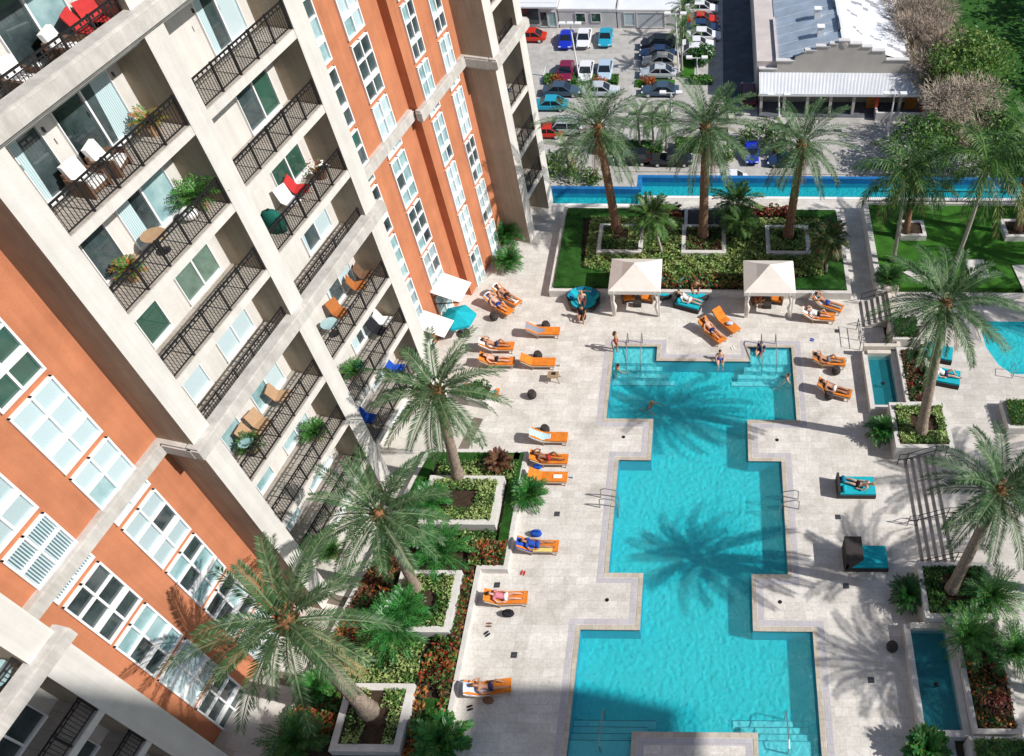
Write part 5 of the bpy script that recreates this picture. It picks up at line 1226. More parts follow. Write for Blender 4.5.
def rect_daybed(px, py, rz, L, Wd, label, hood=False, m='tealc'):
    p = G(px, py, .35); t = thing('teal_daybed', label, 'daybed', (p.x,p.y,0), rz, 'rectangular teal daybeds'); mb = MB()
    mb.box(-L/2,L/2,-Wd/2,Wd/2,0,.30,M['wick']); mb.box(-L/2,-L/2+.12,-Wd/2,Wd/2,.3,.75,M['wick']); mb.build('base', t, local=True)
    mb = MB(); mb.box(-L/2+.13,L/2-.03,-Wd/2+.04,Wd/2-.04,.302,.44,M[m]); mb.build('mattress', t, local=True)
    for y in (-Wd/4, Wd/4): mb = MB(); mb.ball((-L/2+.33,y,.55),.22,M['teald' if y > 0 else m],10,6,(.7,1,.8)); mb.build('pillow', t, local=True, smooth=True)
    if hood:
        n = 7; vs = []
        for i in range(n):
            a = math.pi*.5*i/(n-1); vs += [(-L/2-.05+.05*i/6*12*.12+.12*math.sin(a), -Wd/2-.03, .3+.95*math.sin(a) if i else .3), (-L/2-.05+.05*i/6*12*.12+.12*math.sin(a), Wd/2+.03, .3+.95*math.sin(a) if i else .3)]
        mb = MB(); mb.box(-L/2-.06,-L/2+.0,-Wd/2,Wd/2,.1,1.25,M['wick']); mb.box(-L/2+.0,-L/2+.75,-Wd/2,Wd/2,1.2,1.26,M['wick'])
        for y in (-Wd/2, Wd/2-.06): mb.add([(-L/2,y,.3),(-L/2,y,1.2),(-L/2+.75,y,1.2),(-L/2+.2,y,.3),(-L/2,y+.06,.3),(-L/2,y+.06,1.2),(-L/2+.75,y+.06,1.2),(-L/2+.2,y+.06,.3)], [(0,1,2,3),(7,6,5,4),(0,4,5,1),(1,5,6,2),(2,6,7,3),(3,7,4,0)], M['wick'])
        mb.build('hood', t, local=True)
    return p
DB = [rect_daybed(856, 486, 0, 2.0, 1.15, 'flat teal daybed right of the pool, in full sun'), rect_daybed(866, 557, 0, 2.1, 1.25, 'teal daybed with a black wicker hood in the palm shade', True)]
def rect_daybed_t(px, py, rz, L, Wd, label):
    p = G(px, py, TZ+.35); return p
for px, py, lb in ((945,376,'front teal daybed on the terrace beside the tall palm'),(938,352,'rear teal daybed on the terrace behind the palm trunk')):
    p = G(px, py, TZ+.35); rect_daybed(px, py, -.25, 1.7, 1.1, lb); o = bpy.context.scene.objects[-1] if False else None
    d = [x for x in bpy.data.objects if x.get('label') == lb][0]; d.location = (p.x, p.y, TZ); DB.append(p)
# hexagonal canopy by the tower
p = G(460, 322, 1.0); t = thing('canopy_daybed', 'bright turquoise six sided parasol by the white canopies', 'parasol', (p.x,p.y,0)); mb = MB()
mb.lathe([(.05,0),(.05,1.75)], 8, M['steel']); mb.lathe([(.4,0),(.4,.07)], 12, M['wick']); mb.build('pole', t, local=True)
mb = MB(); vs = [(0,0,1.95)]+[(math.cos(i*math.pi/3+.3)*1.05, math.sin(i*math.pi/3+.3)*1.05, 1.45) for i in range(6)]+[(math.cos(i*math.pi/3+.3)*1.05, math.sin(i*math.pi/3+.3)*1.05, 1.28) for i in range(6)]
mb.add(vs, [(0,1+i,1+(i+1)%6) for i in range(6)]+[(1+i,7+i,7+(i+1)%6,1+(i+1)%6) for i in range(6)], M['tealc']); mb.build('canopy', t, local=True)
# white canvas canopies on the tower
def PSN(px, py, n):
    d = FWD + RGT*((px-PX)/FPX) - UPV*((py-PY)/FPX); k = (n - BN.dot(CAM))/BN.dot(d); p = CAM+d*k; return BD.dot(p), p.z
for (a, b), lb in ((((432,295),(442.6,270)),'white canvas canopy over a tower door, farther from the camera'),(((416,331),(423.7,306.7)),'white canvas canopy over a tower door, nearer to the camera')):
    s0, z0 = PSN(*a, -23.3); s1, z1 = PSN(*b, -23.3); z = (z0+z1)/2; t = thing('door_canopy', lb, 'canopy', W((s0+s1)/2, -22.5, z-.6), 0, 'white canvas canopies on the tower')
    mb = MB(); o = 1.75; v = [W(s0,-23.38,z),W(s1,-23.38,z),W(s1,-23.38+o,z-.45),W(s0,-23.38+o,z-.45)]; v2 = [Vector(q)-Vector((0,0,.04)) for q in v]; mb.add(v+v2, [(0,1,2,3),(7,6,5,4),(0,4,5,1),(1,5,6,2),(2,6,7,3),(3,7,4,0)], M['white']); mb.build('canvas', t)
    for s in (s0+.05, s1-.05): mb = MB(); mb.bar(W(s,-23.38,z-1.0), W(s,-23.38+o,z-.5), .05, .05, M['iron']); mb.build('bracket', t)
# pool rails
def rail(name, paths, label, cat='handrail', r=.025, m='steel', group='steel pool rails'):
    mb = MB()
    for p in paths: mb.tube(p, r, 6, M[m])
    return tag(mb.build(name), label, cat, group)
for x, lb in ((-4.95,'left handrail of the upper left pool steps'),(-4.1,'right handrail of the upper left pool steps'),(3.05,'left handrail of the upper right pool steps'),(3.9,'right handrail of the upper right pool steps')):
    rail('pool_handrail', [[(x,34.75,0),(x,34.75,.86),(x,34.5,.92),(x,33.0,.55),(x,32.8,.3),(x,32.8,-.9)]], lb, r=.03)
for x, lb in ((-4.55,'handrail of the bottom left pool steps, in the shadow'),(3.45,'handrail of the bottom right pool steps')):
    rail('pool_handrail', [[(x,11.2,-.3),(x,11.2,.62),(x,11.5,.7),(x,12.75,.3),(x,12.9,.1),(x,12.9,-1.1)]], lb, r=.03)
for sx, xe_, lb in ((-1,-4.89,'ladder rails at the left edge of the middle pool'),(1,3.88,'ladder rails at the right edge of the middle pool')):
    rail('pool_ladder', [[(xe_+sx*.75,y,0),(xe_+sx*.72,y,.75),(xe_+sx*.5,y,.85),(xe_-sx*.02,y,.7),(xe_-sx*.15,y,.4),(xe_-sx*.15,y,-1.0)] for y in (23.2,23.8)] + [[(xe_-sx*.15,23.2,z),(xe_-sx*.15,23.8,z)] for z in (-.3,-.6,-.9)], lb, 'pool ladder', .03)
# terrace handrails
for y, lb in ((26.05,'dark handrail of the terrace steps against the upper planter'),(22.3,'dark handrail in the middle of the terrace steps'),(19.85,'dark handrail of the terrace steps by the lower planter')):
    P_ = [(10.1,y,.0),(10.1,y,.9),(10.45,y,.95),(11.8,y,1.72),(12.5,y,1.74),(12.5,y,.8)]
    Q_ = [(10.12,y,.45),(10.5,y,.5),(11.8,y,1.27),(12.5,y,1.28)]
    rail('stair_handrail', [P_,Q_,[(10.55,y,.0),(10.55,y,1.0)],[(11.9,y,.8),(11.9,y,1.72)]], lb, r=.022, m='iron', group='dark stair handrails')
for y, lb in ((36.25,'near dark handrail of the lawn steps'),(38.2,'far dark handrail of the lawn steps')):
    rail('stair_handrail', [[(9.4,y,0),(9.4,y,.9),(9.6,y,.95),(11.1,y,1.7),(11.5,y,1.7),(11.5,y,.8)],[(9.4,y,.45),(11.5,y,1.3)],[(10.2,y,.3),(10.2,y,1.25)]], lb, r=.022, m='iron', group='dark stair handrails')
rail('stair_handrail', [[(8.95,34.3,0),(8.95,34.3,.95),(8.95,36.0,.95),(8.95,36.0,0)],[(8.95,34.3,.5),(8.95,36.0,.5)],[(8.95,35.1,0),(8.95,35.1,.95)]], 'short dark railing at the head of the upper water trough', r=.022, m='iron', group='dark stair handrails')
mb = MB(); z = .95
mb.bar((10.8,47.25,z+.9),(40,47.25,z+.9),.05,.05,M['iron']); mb.bar((10.8,47.25,z+.08),(40,47.25,z+.08),.03,.03,M['iron'])
for i in range(230): mb.bar((10.8+.127*i,47.25,z),(10.8+.127*i,47.25,z+.9),.016 if i % 12 else .05,.016 if i % 12 else .05,M['iron'])
tag(mb.build('lawn_railing'), 'thin dark railing along the back of the lawn', 'railing')
# spa ladder
rail('pool_ladder', [[(17.3+dx,31.6,TZ),(17.3+dx,31.6,TZ+.8),(17.35+dx,32.1,TZ+.75),(17.4+dx,32.4,TZ-.5)] for dx in (0,.9)], 'curved ladder rails of the terrace pool', 'pool ladder', .025)
# drains and deck fittings
mb = None
for i, (px, py, lb) in enumerate(((557,514,'square drain left of the pool ladder'),(497,585,'square drain below the garden wall corner'),(514,655,'square drain near the bottom shadow'),(838,517,'square drain right of the pool ladder'),(846,586,'square drain below the hooded daybed'),(871,680,'square drain in the palm shade at the lower right'),(837,331,'square drain right of the upper pool'),(478,440,'square drain near the left palm planter'))):
    p = G(px, py, 0); mb = MB(); mb.box(p.x-.14, p.x+.14, p.y-.14, p.y+.14, .005, .012, M['iron'])
    for j in range(4): mb.box(p.x-.12, p.x+.12, p.y-.11+.065*j, p.y-.09+.065*j, .012, .018, M['steel'])
    tag(mb.build('drain_cover'), lb, 'drain', 'square deck drains')
for i, (px, py, lb) in enumerate(((623.5,437,'small dark skimmer lid on the upper left pool corner'),(607,600,'small dark skimmer lid on the lower left pool corner'),(777,440,'small dark skimmer lid on the upper right pool corner'),(780,602,'small dark skimmer lid on the lower right pool corner'))):
    p = G(px, py, 0); mb = MB(); mb.lathe([(.10,.004),(.10,.014),(.05,.016)], 10, M['iron'], (p.x,p.y,0)); tag(mb.build('skimmer_lid'), lb, 'lid', 'dark skimmer lids')
# bags and small belongings by the loungers
def bag(px, py, m, label, r=.24, z=0):
    p = G(px, py, z+.2); t = thing('beach_bag', label, 'bag', (p.x,p.y,z)); mb = MB(); mb.lathe([(r*.8,0),(r,r*.5),(r*.95,r*1.2),(r*.7,r*1.25)], 10, m, sx=1.25, sy=.75); mb.build('body', t, local=True, smooth=True)
    mb = MB(); mb.tube([(-r*.8,0,r*1.1),(-r*.5,0,r*1.9),(r*.5,0,r*1.9),(r*.8,0,r*1.1)], .02, 5, m); mb.build('handle', t, local=True)
bag(508, 613, TOW['black'], 'black and white bag on the deck by the lone lounger'); bag(536, 533, TOW['blue'], 'blue beach bag behind the blue towel lounger'); bag(488, 700, TOW['brown'], 'brown bag on the deck near the bottom shadow', .2); bag(537, 466, TOW['blue'], 'blue bag at the head of the lounger by the garden wall', .18)
bag(741, 293, TOW['black'], 'dark bag beside the right cabana', .2)

# ------------------------------------------------------------------ balcony furniture
pc = armchair_proto('balcony_armchair', TOW['white'], M['wickb'])
def onb(px, py, k, dz=.35):
    """balcony spot seen at a pixel: the ray meets the middle of the balcony depth, the floor below it carries the thing"""
    s, z = PSN(px, py, -22.25 if px < 480 else -21.9); kk = max(0, int((z-.1)/3.15)); lo, hi = next(((a, b) for bs in BAYS.values() for a, b in bs if a-.6 < s < b+.6), (s-1, s+1))
    s = min(hi-.45, max(lo+.45, s)); return W(s, -22.3 if px < 480 else -21.9, FL(kk)), FL(kk)
RB = -math.pi/2-BAZ+math.pi
for i, (px, py, k, lb) in enumerate(((79,166,7,'wicker armchair with white cushions, nearer one on the balcony below the upper cornice'),(101,146,7,'wicker armchair with white cushions, farther one on the balcony below the upper cornice'),(12,60,8,'pale armchair at the left end of the top balcony'),(60,33,8,'pale armchair before the glass door of the top balcony'))):
    p, z = onb(px, py, k); place(pc, i > 0, (p.x,p.y,z), RB+.3*(i % 2), lb, 'wicker armchairs on the balconies')
def PXOF(p):
    v = p+Vector((0,0,.35))-CAM; d = v.dot(FWD); return PX+FPX*v.dot(RGT)/d, PY-FPX*v.dot(UPV)/d
def folding_chair(px, py, k, m, label, rz=0., group=None):
    p, z = onb(px, py, k); t = thing('patio_chair', label, 'chair', (p.x,p.y,z), RB+rz, group); t.scale = (1.1,1.1,1.0); fm = M['fram']
    for sx in (-.25,.25):
        mb = MB(); mb.bar((sx,-.25,0),(sx,.2,.44),.03,.03,fm); mb.build('leg', t, local=True); mb = MB(); mb.bar((sx,.28,0),(sx,-.22,.44),.03,.03,fm); mb.build('leg', t, local=True)
    mb = MB(); mb.box(-.27,.27,-.27,.25,.43,.47,m); mb.build('seat', t, local=True); mb = MB(); mb.add([(-.27,.23,.47),(.27,.23,.47),(.27,.42,1.0),(-.27,.42,1.0),(-.27,.26,.46),(.27,.26,.46),(.27,.45,.99),(-.27,.45,.99)], [(0,1,2,3),(7,6,5,4),(0,4,5,1),(1,5,6,2),(2,6,7,3),(3,7,4,0)], m); mb.build('backrest', t, local=True)
M['leath'] = mat('tan_chair_fabric', (.42,.27,.16), .8, .2, .1, 6); M['rust'] = mat('rust_chair_fabric', (.40,.14,.04), .8, .2, .1, 6)
for a in ((90,24,8,TOW['red'],'red slatted chair, left one at the end of the top balcony',.4),(106,16,8,TOW['red'],'red slatted chair, right one at the end of the top balcony',-.4),
          (299,180,6,TOW['red'],'red and pink chair on the balcony with the green cover',.3),(287,190,6,TOW['white'],'white chair beside the red one on the balcony with the green cover',-.3),
          (354,269,3,M['rust'],'amber chair at the far end of the balcony below the lower cornice',.5),(362,258,3,M['wickb'],'dark brown chair at the far end of the balcony below the lower cornice',.2),(334,296,3,M['rust'],'rust coloured chair in the middle of the balcony below the lower cornice',-.3),
          (277,384,3,M['leath'],'tan chair nearest the window of the balcony under the cornice',.3),(258,415,3,M['leath'],'tan chair in the middle of the balcony under the cornice',-.2),(249,428,3,M['leath'],'tan chair at the near end of the balcony under the cornice',.1),
          (397,363,1,TOW['blue'],'bright blue chair on the first balcony behind the palm',.3),(366,411,1,TOW['blue'],'bright blue chair on the near end of the first balcony',.0),(385,312,2,TOW['white'],'white sun bed chair on the second balcony',.2),(377,322,2,TOW['black'],'dark chair next to the white one on the second balcony',-.2)):
    folding_chair(*a[:5], rz=a[5])
for px, py, k, m, lb in ((537,34,4,M['rust'],'orange chair on the far white tower balcony by the lower cornice'),(541,96,3,TOW['blue'],'blue chair on the far white tower balcony, third from the ground'),(530,148,2,TOW['white'],'white chair on the far white tower balcony, second from the ground'),(538,166,1,TOW['black'],'dark chair on the lowest balcony of the far white tower')):
    p = W(42.4, -21.9, FL(k)); t = None; q = PXOF(p); folding_chair(q[0], q[1], k, m, lb)
def round_table(px, py, k, m, label, r=.45, h=.7):
    p, z = onb(px, py, k, h); t = thing('balcony_table', label, 'table', (p.x,p.y,z)); mb = MB(); mb.lathe([(r,h-.03),(r,h)], 18, m); mb.build('table_top', t, local=True); mb = MB(); mb.lathe([(.25,0),(.04,.05),(.035,h-.03)], 10, M['iron']); mb.build('leg', t, local=True)
round_table(322, 307, 3, M['gteal'], 'round glass table on the balcony below the lower cornice', .38); round_table(155, 236, 6, M['leath'], 'round table on the near balcony with the potted fern', .4); round_table(6, 684, 3, M['gteal'], 'round glass table on the shaded balcony at the lower left', .5); round_table(245, 440, 3, M['gteal'], 'glass table on the balcony under the cornice', .3)
def potted(px, py, k, label, seed, leaf=('mid','cyc2','coco'), R=.7, n=22, lw=.05):
    p, z = onb(px, py, k, .3); t = thing('potted_plant', label, 'plant', (p.x,p.y,z)); rr = random.Random(seed); mb = MB(); mb.lathe([(.17,0),(.23,.35),(.25,.38),(.2,.37)], 12, M['leath']); mb.build('pot', t, local=True); mb = MB()
    for i in range(n): frond(mb, rr, (0,0,.36), i*2.4, 1.4-1.1*i/n, R*rr.uniform(.8,1.15), 1.1, 12, .22, [LF[q] for q in leaf], lw, LF[leaf[0]], .3, .15, 5)
    mb.build('foliage', t, local=True)
potted(197, 178, 6, 'big leafy fern in a pot on the second balcony from the top', 301, R=.95, n=34); potted(139, 103, 7, 'orange tinged plant in a pot at the end of the balcony below the upper cornice', 302, ('org','mid','olive'), .55, 18); potted(240, 430, 3, 'dark spiky plant at the near end of the balcony under the cornice', 303, ('deep','mid','deep'), .6)
potted(345, 350, 2, 'green plant on the second balcony by the mid pillar', 304); potted(297, 402, 2, 'small shrub behind the rail of the shaded second balcony', 305); potted(301, 400, 3, 'low green plant by the rail of the balcony under the cornice', 306, R=.5)
potted(328, 545, 1, 'green potted palm on the lowest shaded balcony', 307, R=.8); potted(126, 262, 6, 'leafy plant at the near end of the balcony with the round table', 308, ('mid','org','mid'), .5)
p, z = onb(268, 208, 6); t = thing('covered_grill', 'barrel grill under a dark green cover on the balcony', 'grill', (p.x,p.y,z)); mb = MB(); mb.lathe([(.30,0),(.34,.5),(.32,.75),(.22,.95),(.06,1.02)], 12, TOW['green'], sx=1.3, sy=.8); mb.build('cover', t, local=True, smooth=True)
mb = MB(); mb.lathe([(.05,1.0),(.05,1.08)], 8, M['iron']); mb.build('knob', t, local=True)
p, z = onb(318, 165, 6); t = thing('flower_basket', 'basket of red and white flowers by the rail of the balcony with the green cover', 'plant', (p.x,p.y,z)); mb = MB(); mb.lathe([(.2,0),(.28,.4)], 10, M['wickb']); mb.build('basket', t, local=True); mb = MB()
for i in range(90): leaf_quad(mb, rnd, Vector((rnd.gauss(0,.25), rnd.gauss(0,.25), .45+rnd.random()*.3)), .14, rnd.choice([LF['red'], TOW['white'], LF['mid']]))
mb.build('foliage', t, local=True)  # red and white flowers with green leaves among them
p, z = onb(352, 353, 2); mb = MB(); mb.ball((p.x,p.y,z+.35), .35, TOW['green'], 14, 9); tag(mb.build('exercise_ball'), 'dark green exercise ball on the second balcony', 'ball')
p, z = onb(184, 203, 6); mb = MB(); mb.ball((p.x,p.y,z+.3), .3, TOW['white'], 12, 8, (1,1,.8)); tag(mb.build('pouf'), 'pale round pouf beside the potted fern', 'pouf')
planter([tuple(W(s,n,0).xy) for s,n in ((26.3,-19.6),(27.6,-19.6),(27.6,-18.4),(26.3,-18.4))][::-1], 0, .6, .15, 'square planter of shrubs on the walk beside the tower', soil=.06)
q_ = W(26.95,-19,0); bush((q_.x,q_.y,1.05), .65, 'green shrub in the square planter on the tower walk', 310, [m_, d_, LF['coco']], dens=500, size=.18)

for i, (px, py, m, lb) in enumerate(((489,625,'brown','brown sandals left on the deck below the lone lounger'),(487,634,'black','black sandals on the deck below the lone lounger'),(523,573,'red','red sandals on the deck under the blue towel lounger'),(733,348,'white','white sandals at the far edge of the pool'),(812,340,'blue','blue sandals right of the upper pool'),(470,708,'black','dark sandals near the bottom shadow'))):
    p = G(px, py, 0); t = thing('sandals', lb, 'sandals', (p.x,p.y,0), i*.7)
    for s_ in (-1, 1):
        mb = MB(); mb.prism([(-.13,-.035+s_*.07),(.02,-.045+s_*.07),(.13,-.03+s_*.07),(.13,.03+s_*.07),(.02,.045+s_*.07),(-.13,.035+s_*.07)], .005, .03, TOW[m]); mb.bar((.02,-.04+s_*.07,.05),(.02,.04+s_*.07,.05),.03,.012,TOW[m]); mb.build('sandal', t, local=True)
M['bottle'] = mat('water_bottle', (.45,.62,.68), .2, .6)
for px, py, lb in ((846,362,'small bottle beside the brown towel lounger'),(560,366,'small bottle beside the plain empty lounger'),(573,478,'small bottle at the foot of the lounger by the garden wall corner')):
    p = G(px, py, 0); mb = MB(); mb.lathe([(.04,.003),(.042,.17),(.018,.22),(.018,.26)], 10, M['bottle'], (p.x,p.y,0)); tag(mb.build('bottle'), lb, 'bottle')
# drying splash marks on the stone beside the pool
M['wet'] = paver_mat('damp_travertine', ((.63,.60,.55),(.74,.71,.665)), (.50,.475,.43), .62, .41, 0, .55, .006, .3)
mb = MB(); wr = random.Random(4)
for x, y, a, b in ((-7.2,18.2,.5,1.1),(-6.9,28.2,.8,.5),(-5.9,24.2,.7,.45),(4.9,23.1,.8,.4),(5.8,29.8,.6,1.0),(-7.0,33.6,.7,.6),(-.6,34.3,1.4,.5),(6.0,33.0,.5,.9),(-8.6,16.0,.35,2.2),(-5.2,17.7,.6,.35)):
    n = 18; ph = wr.uniform(0,6); vs = [(x+a*math.cos(2*math.pi*k/n)*(1+.28*math.sin(3*k+ph)), y+b*math.sin(2*math.pi*k/n)*(1+.25*math.sin(2.3*k+ph)), .0035) for k in range(n)]
    mb.add(vs, [tuple(range(n))], M['wet'])
structure(mb, 'damp_marks')
# ------------------------------------------------------------------ people
SK = {k: mat(k+'_skin', c, .55, .3, .05, 8) for k, c in dict(fair=(.62,.36,.26), tan=(.42,.21,.125), brown=(.20,.095,.055)).items()}
HR = {k: mat(k+'_hair', c, .6, .3, .2, 30) for k, c in dict(dark=(.02,.013,.01), brown=(.09,.045,.022), blond=(.45,.30,.12), grey=(.4,.38,.36)).items()}
CL = {k: mat(k+'_swimwear', c, .8, .2, .05, 9) for k, c in dict(blue=(.02,.07,.35), black=(.015,.015,.018), white=(.75,.74,.72), red=(.5,.03,.03), teal=(.01,.3,.34), pink=(.6,.2,.25), navy=(.02,.03,.1), grey=(.2,.2,.22)).items()}
# each pose: pelvis, belly, chest, neck, head base, head top, nose; then shoulder-elbow-wrist-fingertip and hip-knee-ankle-toe for both sides
def mirror(j): return [(x, -y, z) for x, y, z in j]
POSES = {}
Ra = [(-.50,-.19,.74),(-.34,-.30,.56),(-.08,-.27,.52),(.06,-.25,.51)]; Rl = [(-.02,-.10,.51),(.40,-.13,.58),(.80,-.13,.48),(.90,-.15,.60)]
POSES['recline'] = dict(sp=[(0,0,.53),(-.20,0,.58),(-.42,0,.72),(-.58,0,.83),(-.64,0,.88),(-.76,0,.98)], nose=(-.62,0,1.00), ra=Ra, la=mirror(Ra), rl=Rl, ll=mirror(Rl))
Lk = [(-.02,.10,.51),(.30,.13,.83),(.52,.13,.46),(.68,.14,.46)]
POSES['recline_knee'] = dict(sp=POSES['recline']['sp'], nose=(-.62,0,1.0), ra=Ra, la=[(-.50,.19,.74),(-.44,.36,.72),(-.62,.24,.95),(-.70,.14,.98)], rl=Rl, ll=Lk)
Pa = [(-.48,-.18,.72),(-.62,-.36,.78),(-.84,-.22,.90),(-.90,-.08,.93)]; Pl = [(-.0,-.09,.50),(.42,-.11,.48),(.82,-.10,.50),(.98,-.10,.45)]
POSES['prone'] = dict(sp=[(0,0,.53),(-.20,0,.57),(-.42,0,.70),(-.60,0,.83),(-.66,0,.87),(-.80,0,.95)], nose=(-.78,.0,.84), ra=Pa, la=mirror(Pa), rl=Pl, ll=mirror(Pl))
Sa = [(-.03,-.20,.93),(.02,-.25,.68),(.26,-.20,.60),(.38,-.17,.57)]; Sl = [(0,-.10,.48),(.42,-.13,.50),(.44,-.13,.10),(.60,-.14,.06)]
POSES['sit'] = dict(sp=[(0,0,.52),(-.02,0,.68),(-.03,0,.88),(.0,0,1.03),(.01,0,1.09),(.0,0,1.25)], nose=(.12,0,1.14), ra=Sa, la=mirror(Sa), rl=Sl, ll=mirror(Sl))
Ta = [(0,-.19,1.40),(.0,-.27,1.13),(.08,-.25,.90),(.10,-.24,.78)]; Tl = [(0,-.10,.92),(.03,-.11,.50),(-.02,-.12,.08),(.14,-.13,.04)]
POSES['stand'] = dict(sp=[(0,0,.97),(.01,0,1.12),(0,0,1.33),(0,0,1.49),(.015,0,1.54),(.01,0,1.71)], nose=(.125,0,1.59), ra=Ta, la=mirror(Ta), rl=Tl, ll=mirror(Tl))
Wa = [(-.02,-.19,.42-.22),(.10,-.42,.02),(.30,-.50,-.02),(.42,-.48,-.03)]
POSES['swim'] = dict(sp=[(-.25,0,-.30),(-.17,0,-.15),(-.06,0,.06),(.01,0,.22),(.03,0,.27),(.04,0,.44)], nose=(.15,0,.33), ra=[(-.04,-.19,.12),(.14,-.40,.0),(.36,-.42,-.05),(.48,-.38,-.05)], la=[(-.04,.19,.12),(.14,.40,.0),(.36,.42,-.05),(.48,.38,-.05)], rl=[(-.28,-.1,-.36),(-.45,-.12,-.62),(-.78,-.13,-.75),(-.9,-.14,-.80)], ll=[(-.28,.1,-.36),(-.40,.12,-.66),(-.72,.13,-.85),(-.84,.14,-.9)])
FL_ = [(0,-.18,-.0+.0)]
def person(loc, rz, pose, skin, hair, wear, label, top=None, scale=1., long_hair=False):
    P = POSES[pose]; sp = [Vector(q) for q in P['sp']]; V = []; E = []; Rd = []
    def vert(p, r, par=None):
        V.append(tuple(p)); Rd.append(r)
        if par is not None: E.append((par, len(V)-1))
        return len(V)-1
    a = vert(sp[0], (.135,.105)); b = vert(sp[1], (.115,.092), a); c = vert(sp[2], (.145,.105), b); d = vert(sp[3], (.05,.052), c); e = vert(sp[4], (.062,.068), d)
    hm = sp[4].lerp(sp[5], .5); f = vert(hm, (.078,.094), e); vert(sp[5], (.05,.058), f)
    for k, (rs) in (('ra',(.058,.043,.030,.020)),('la',(.058,.043,.030,.020))):
        q = P[k]; i = vert(q[0], (rs[0],)*2, c); m = Vector(q[0]).lerp(Vector(q[1]),.5); i = vert(m, (.048,)*2, i); i = vert(q[1], (rs[1],)*2, i); i = vert(q[2], (rs[2],)*2, i)
        w_ = Vector(q[2]); t_ = Vector(q[3]); pa = w_.lerp(t_, .45); i2 = vert(pa, (.042,.022), i); dv = (t_-w_).normalized(); sd_ = dv.cross(Vector((0,0,1))); sd_ = sd_.normalized() if sd_.length > .05 else Vector((1,0,0))
        for j, (o, l) in enumerate(((-.032,.085),(-.011,.10),(.011,.095),(.032,.075))): vert(pa+sd_*o+dv*l-Vector((0,0,.012)), (.009,)*2, vert(pa+sd_*o*1.0+dv*.045, (.011,)*2, i2))
        vert(pa+sd_*(.055 if k == 'ra' else -.055)+dv*.02, (.011,)*2, i)
    for k in ('rl','ll'):
        q = P[k]; i = vert(q[0], (.098,.095), a); m = Vector(q[0]).lerp(Vector(q[1]),.55); i = vert(m, (.078,)*2, i); i = vert(q[1], (.056,)*2, i); m = Vector(q[1]).lerp(Vector(q[2]),.35); i = vert(m, (.055,)*2, i); i = vert(q[2], (.036,)*2, i); vert(q[3], (.034,.026), i)
    me = bpy.data.meshes.new('person'); me.from_pydata(V, E, []); o = bpy.data.objects.new('person', me); COL.objects.link(o); me.materials.append(SK[skin])
    sk = o.modifiers.new('skin', 'SKIN'); sk.use_smooth_shade = True
    for i, r in enumerate(Rd): me.skin_vertices[0].data[i].radius = (r[0], r[-1])
    me.skin_vertices[0].data[0].use_root = True
    sb = o.modifiers.new('sub', 'SUBSURF'); sb.levels = 1; sb.render_levels = 1
    o.location = loc; o.rotation_euler = (0,0,rz); o.scale = (scale,)*3
    tag(o, label, 'person')
    up = (sp[5]-sp[4]).normalized(); nz = Vector(P['nose']); fw = nz-hm; fw = (fw-up*fw.dot(up)).normalized(); rt = up.cross(fw)
    mb = MB(); n = 10; vs = []; fs = []
    for i in range(6):
        th = math.pi*.56*i/5
        for k in range(n):
            ph = 2*math.pi*k/n; dv = up*math.cos(th)*.118+(rt*math.cos(ph)*.092+fw*math.sin(ph)*(.108 if math.sin(ph) < 0 else .080))*math.sin(th); vs.append(sp[5]-up*.055+dv-fw*.012)
    for i in range(5):
        for k in range(n): fs.append((i*n+k, i*n+(k+1)%n, (i+1)*n+(k+1)%n, (i+1)*n+k))
    mb.add(vs, fs, HR[hair])
    if long_hair: mb.tube([sp[5]-fw*.07-up*.02, sp[4]-fw*.10, sp[3]-fw*.12-up*.08], [.07,.085,.04], 8, HR[hair])
    mb.build('hair', o, local=True, smooth=True)
    for s_ in (-1, 1):
        mb = MB(); mb.ball(hm+fw*.086+rt*s_*.032+up*.012, .012, HR['dark'], 6, 4); mb.build('eye', o, local=True)
        mb = MB(); mb.ball(hm+rt*s_*.086-up*.01, .022, SK[skin], 6, 4); mb.build('ear', o, local=True)
    mb = MB(); mb.bar(hm+fw*.075-up*.02, hm+fw*.112-up*.035, .026, .03, SK[skin]); mb.build('nose', o, local=True)
    mb = MB(); mb.bar(hm+fw*.086-up*.062-rt*.022, hm+fw*.086-up*.062+rt*.022, .012, .010, CL['red']); mb.build('mouth', o, local=True)
    if wear:
        mb = MB(); ax = (sp[1]-sp[0]).normalized()
        mb.tube([sp[0]-ax*.06, sp[0], sp[0]+ax*.10], [.150,.156,.138], 12, CL[wear])
        for k in ('rl','ll'): q0, q1 = Vector(P[k][0]), Vector(P[k][1]); mb.tube([q0.lerp(q1,-.05), q0.lerp(q1,.34)], [.118,.096], 10, CL[wear])
        mb.build('swimwear', o, local=True, smooth=True)
    if top:
        mb = MB(); mb.tube([sp[1]-(sp[1]-sp[0])*.4, sp[1], sp[2], sp[2].lerp(sp[3],.55)], [.145,.14,.172,.10], 12, CL[top])
        for k in ('ra','la'): q0, q1 = Vector(P[k][0]), Vector(P[k][1]); mb.tube([sp[2].lerp(q0,.5), q0, q0.lerp(q1,.4)], [.085,.075,.062], 8, CL[top])
        mb.build('shirt', o, local=True, smooth=True)
    return o
def on_lounger(i, *a, dx=0, dy=0, dr=0., **k):
    x, y, rz = LP[i]; c, s = math.cos(rz), math.sin(rz); return person((x+c*dx-s*dy, y+s*dx+c*dy, -.005), rz+dr, *a, **k)
on_lounger(2, 'recline_knee', 'tan', 'dark', 'navy', 'tanned person in dark trunks lying on the white towel by the palm tips')
on_lounger(3, 'recline', 'fair', 'dark', 'black', 'person in black lying on the lounger below the white towel one', long_hair=True)
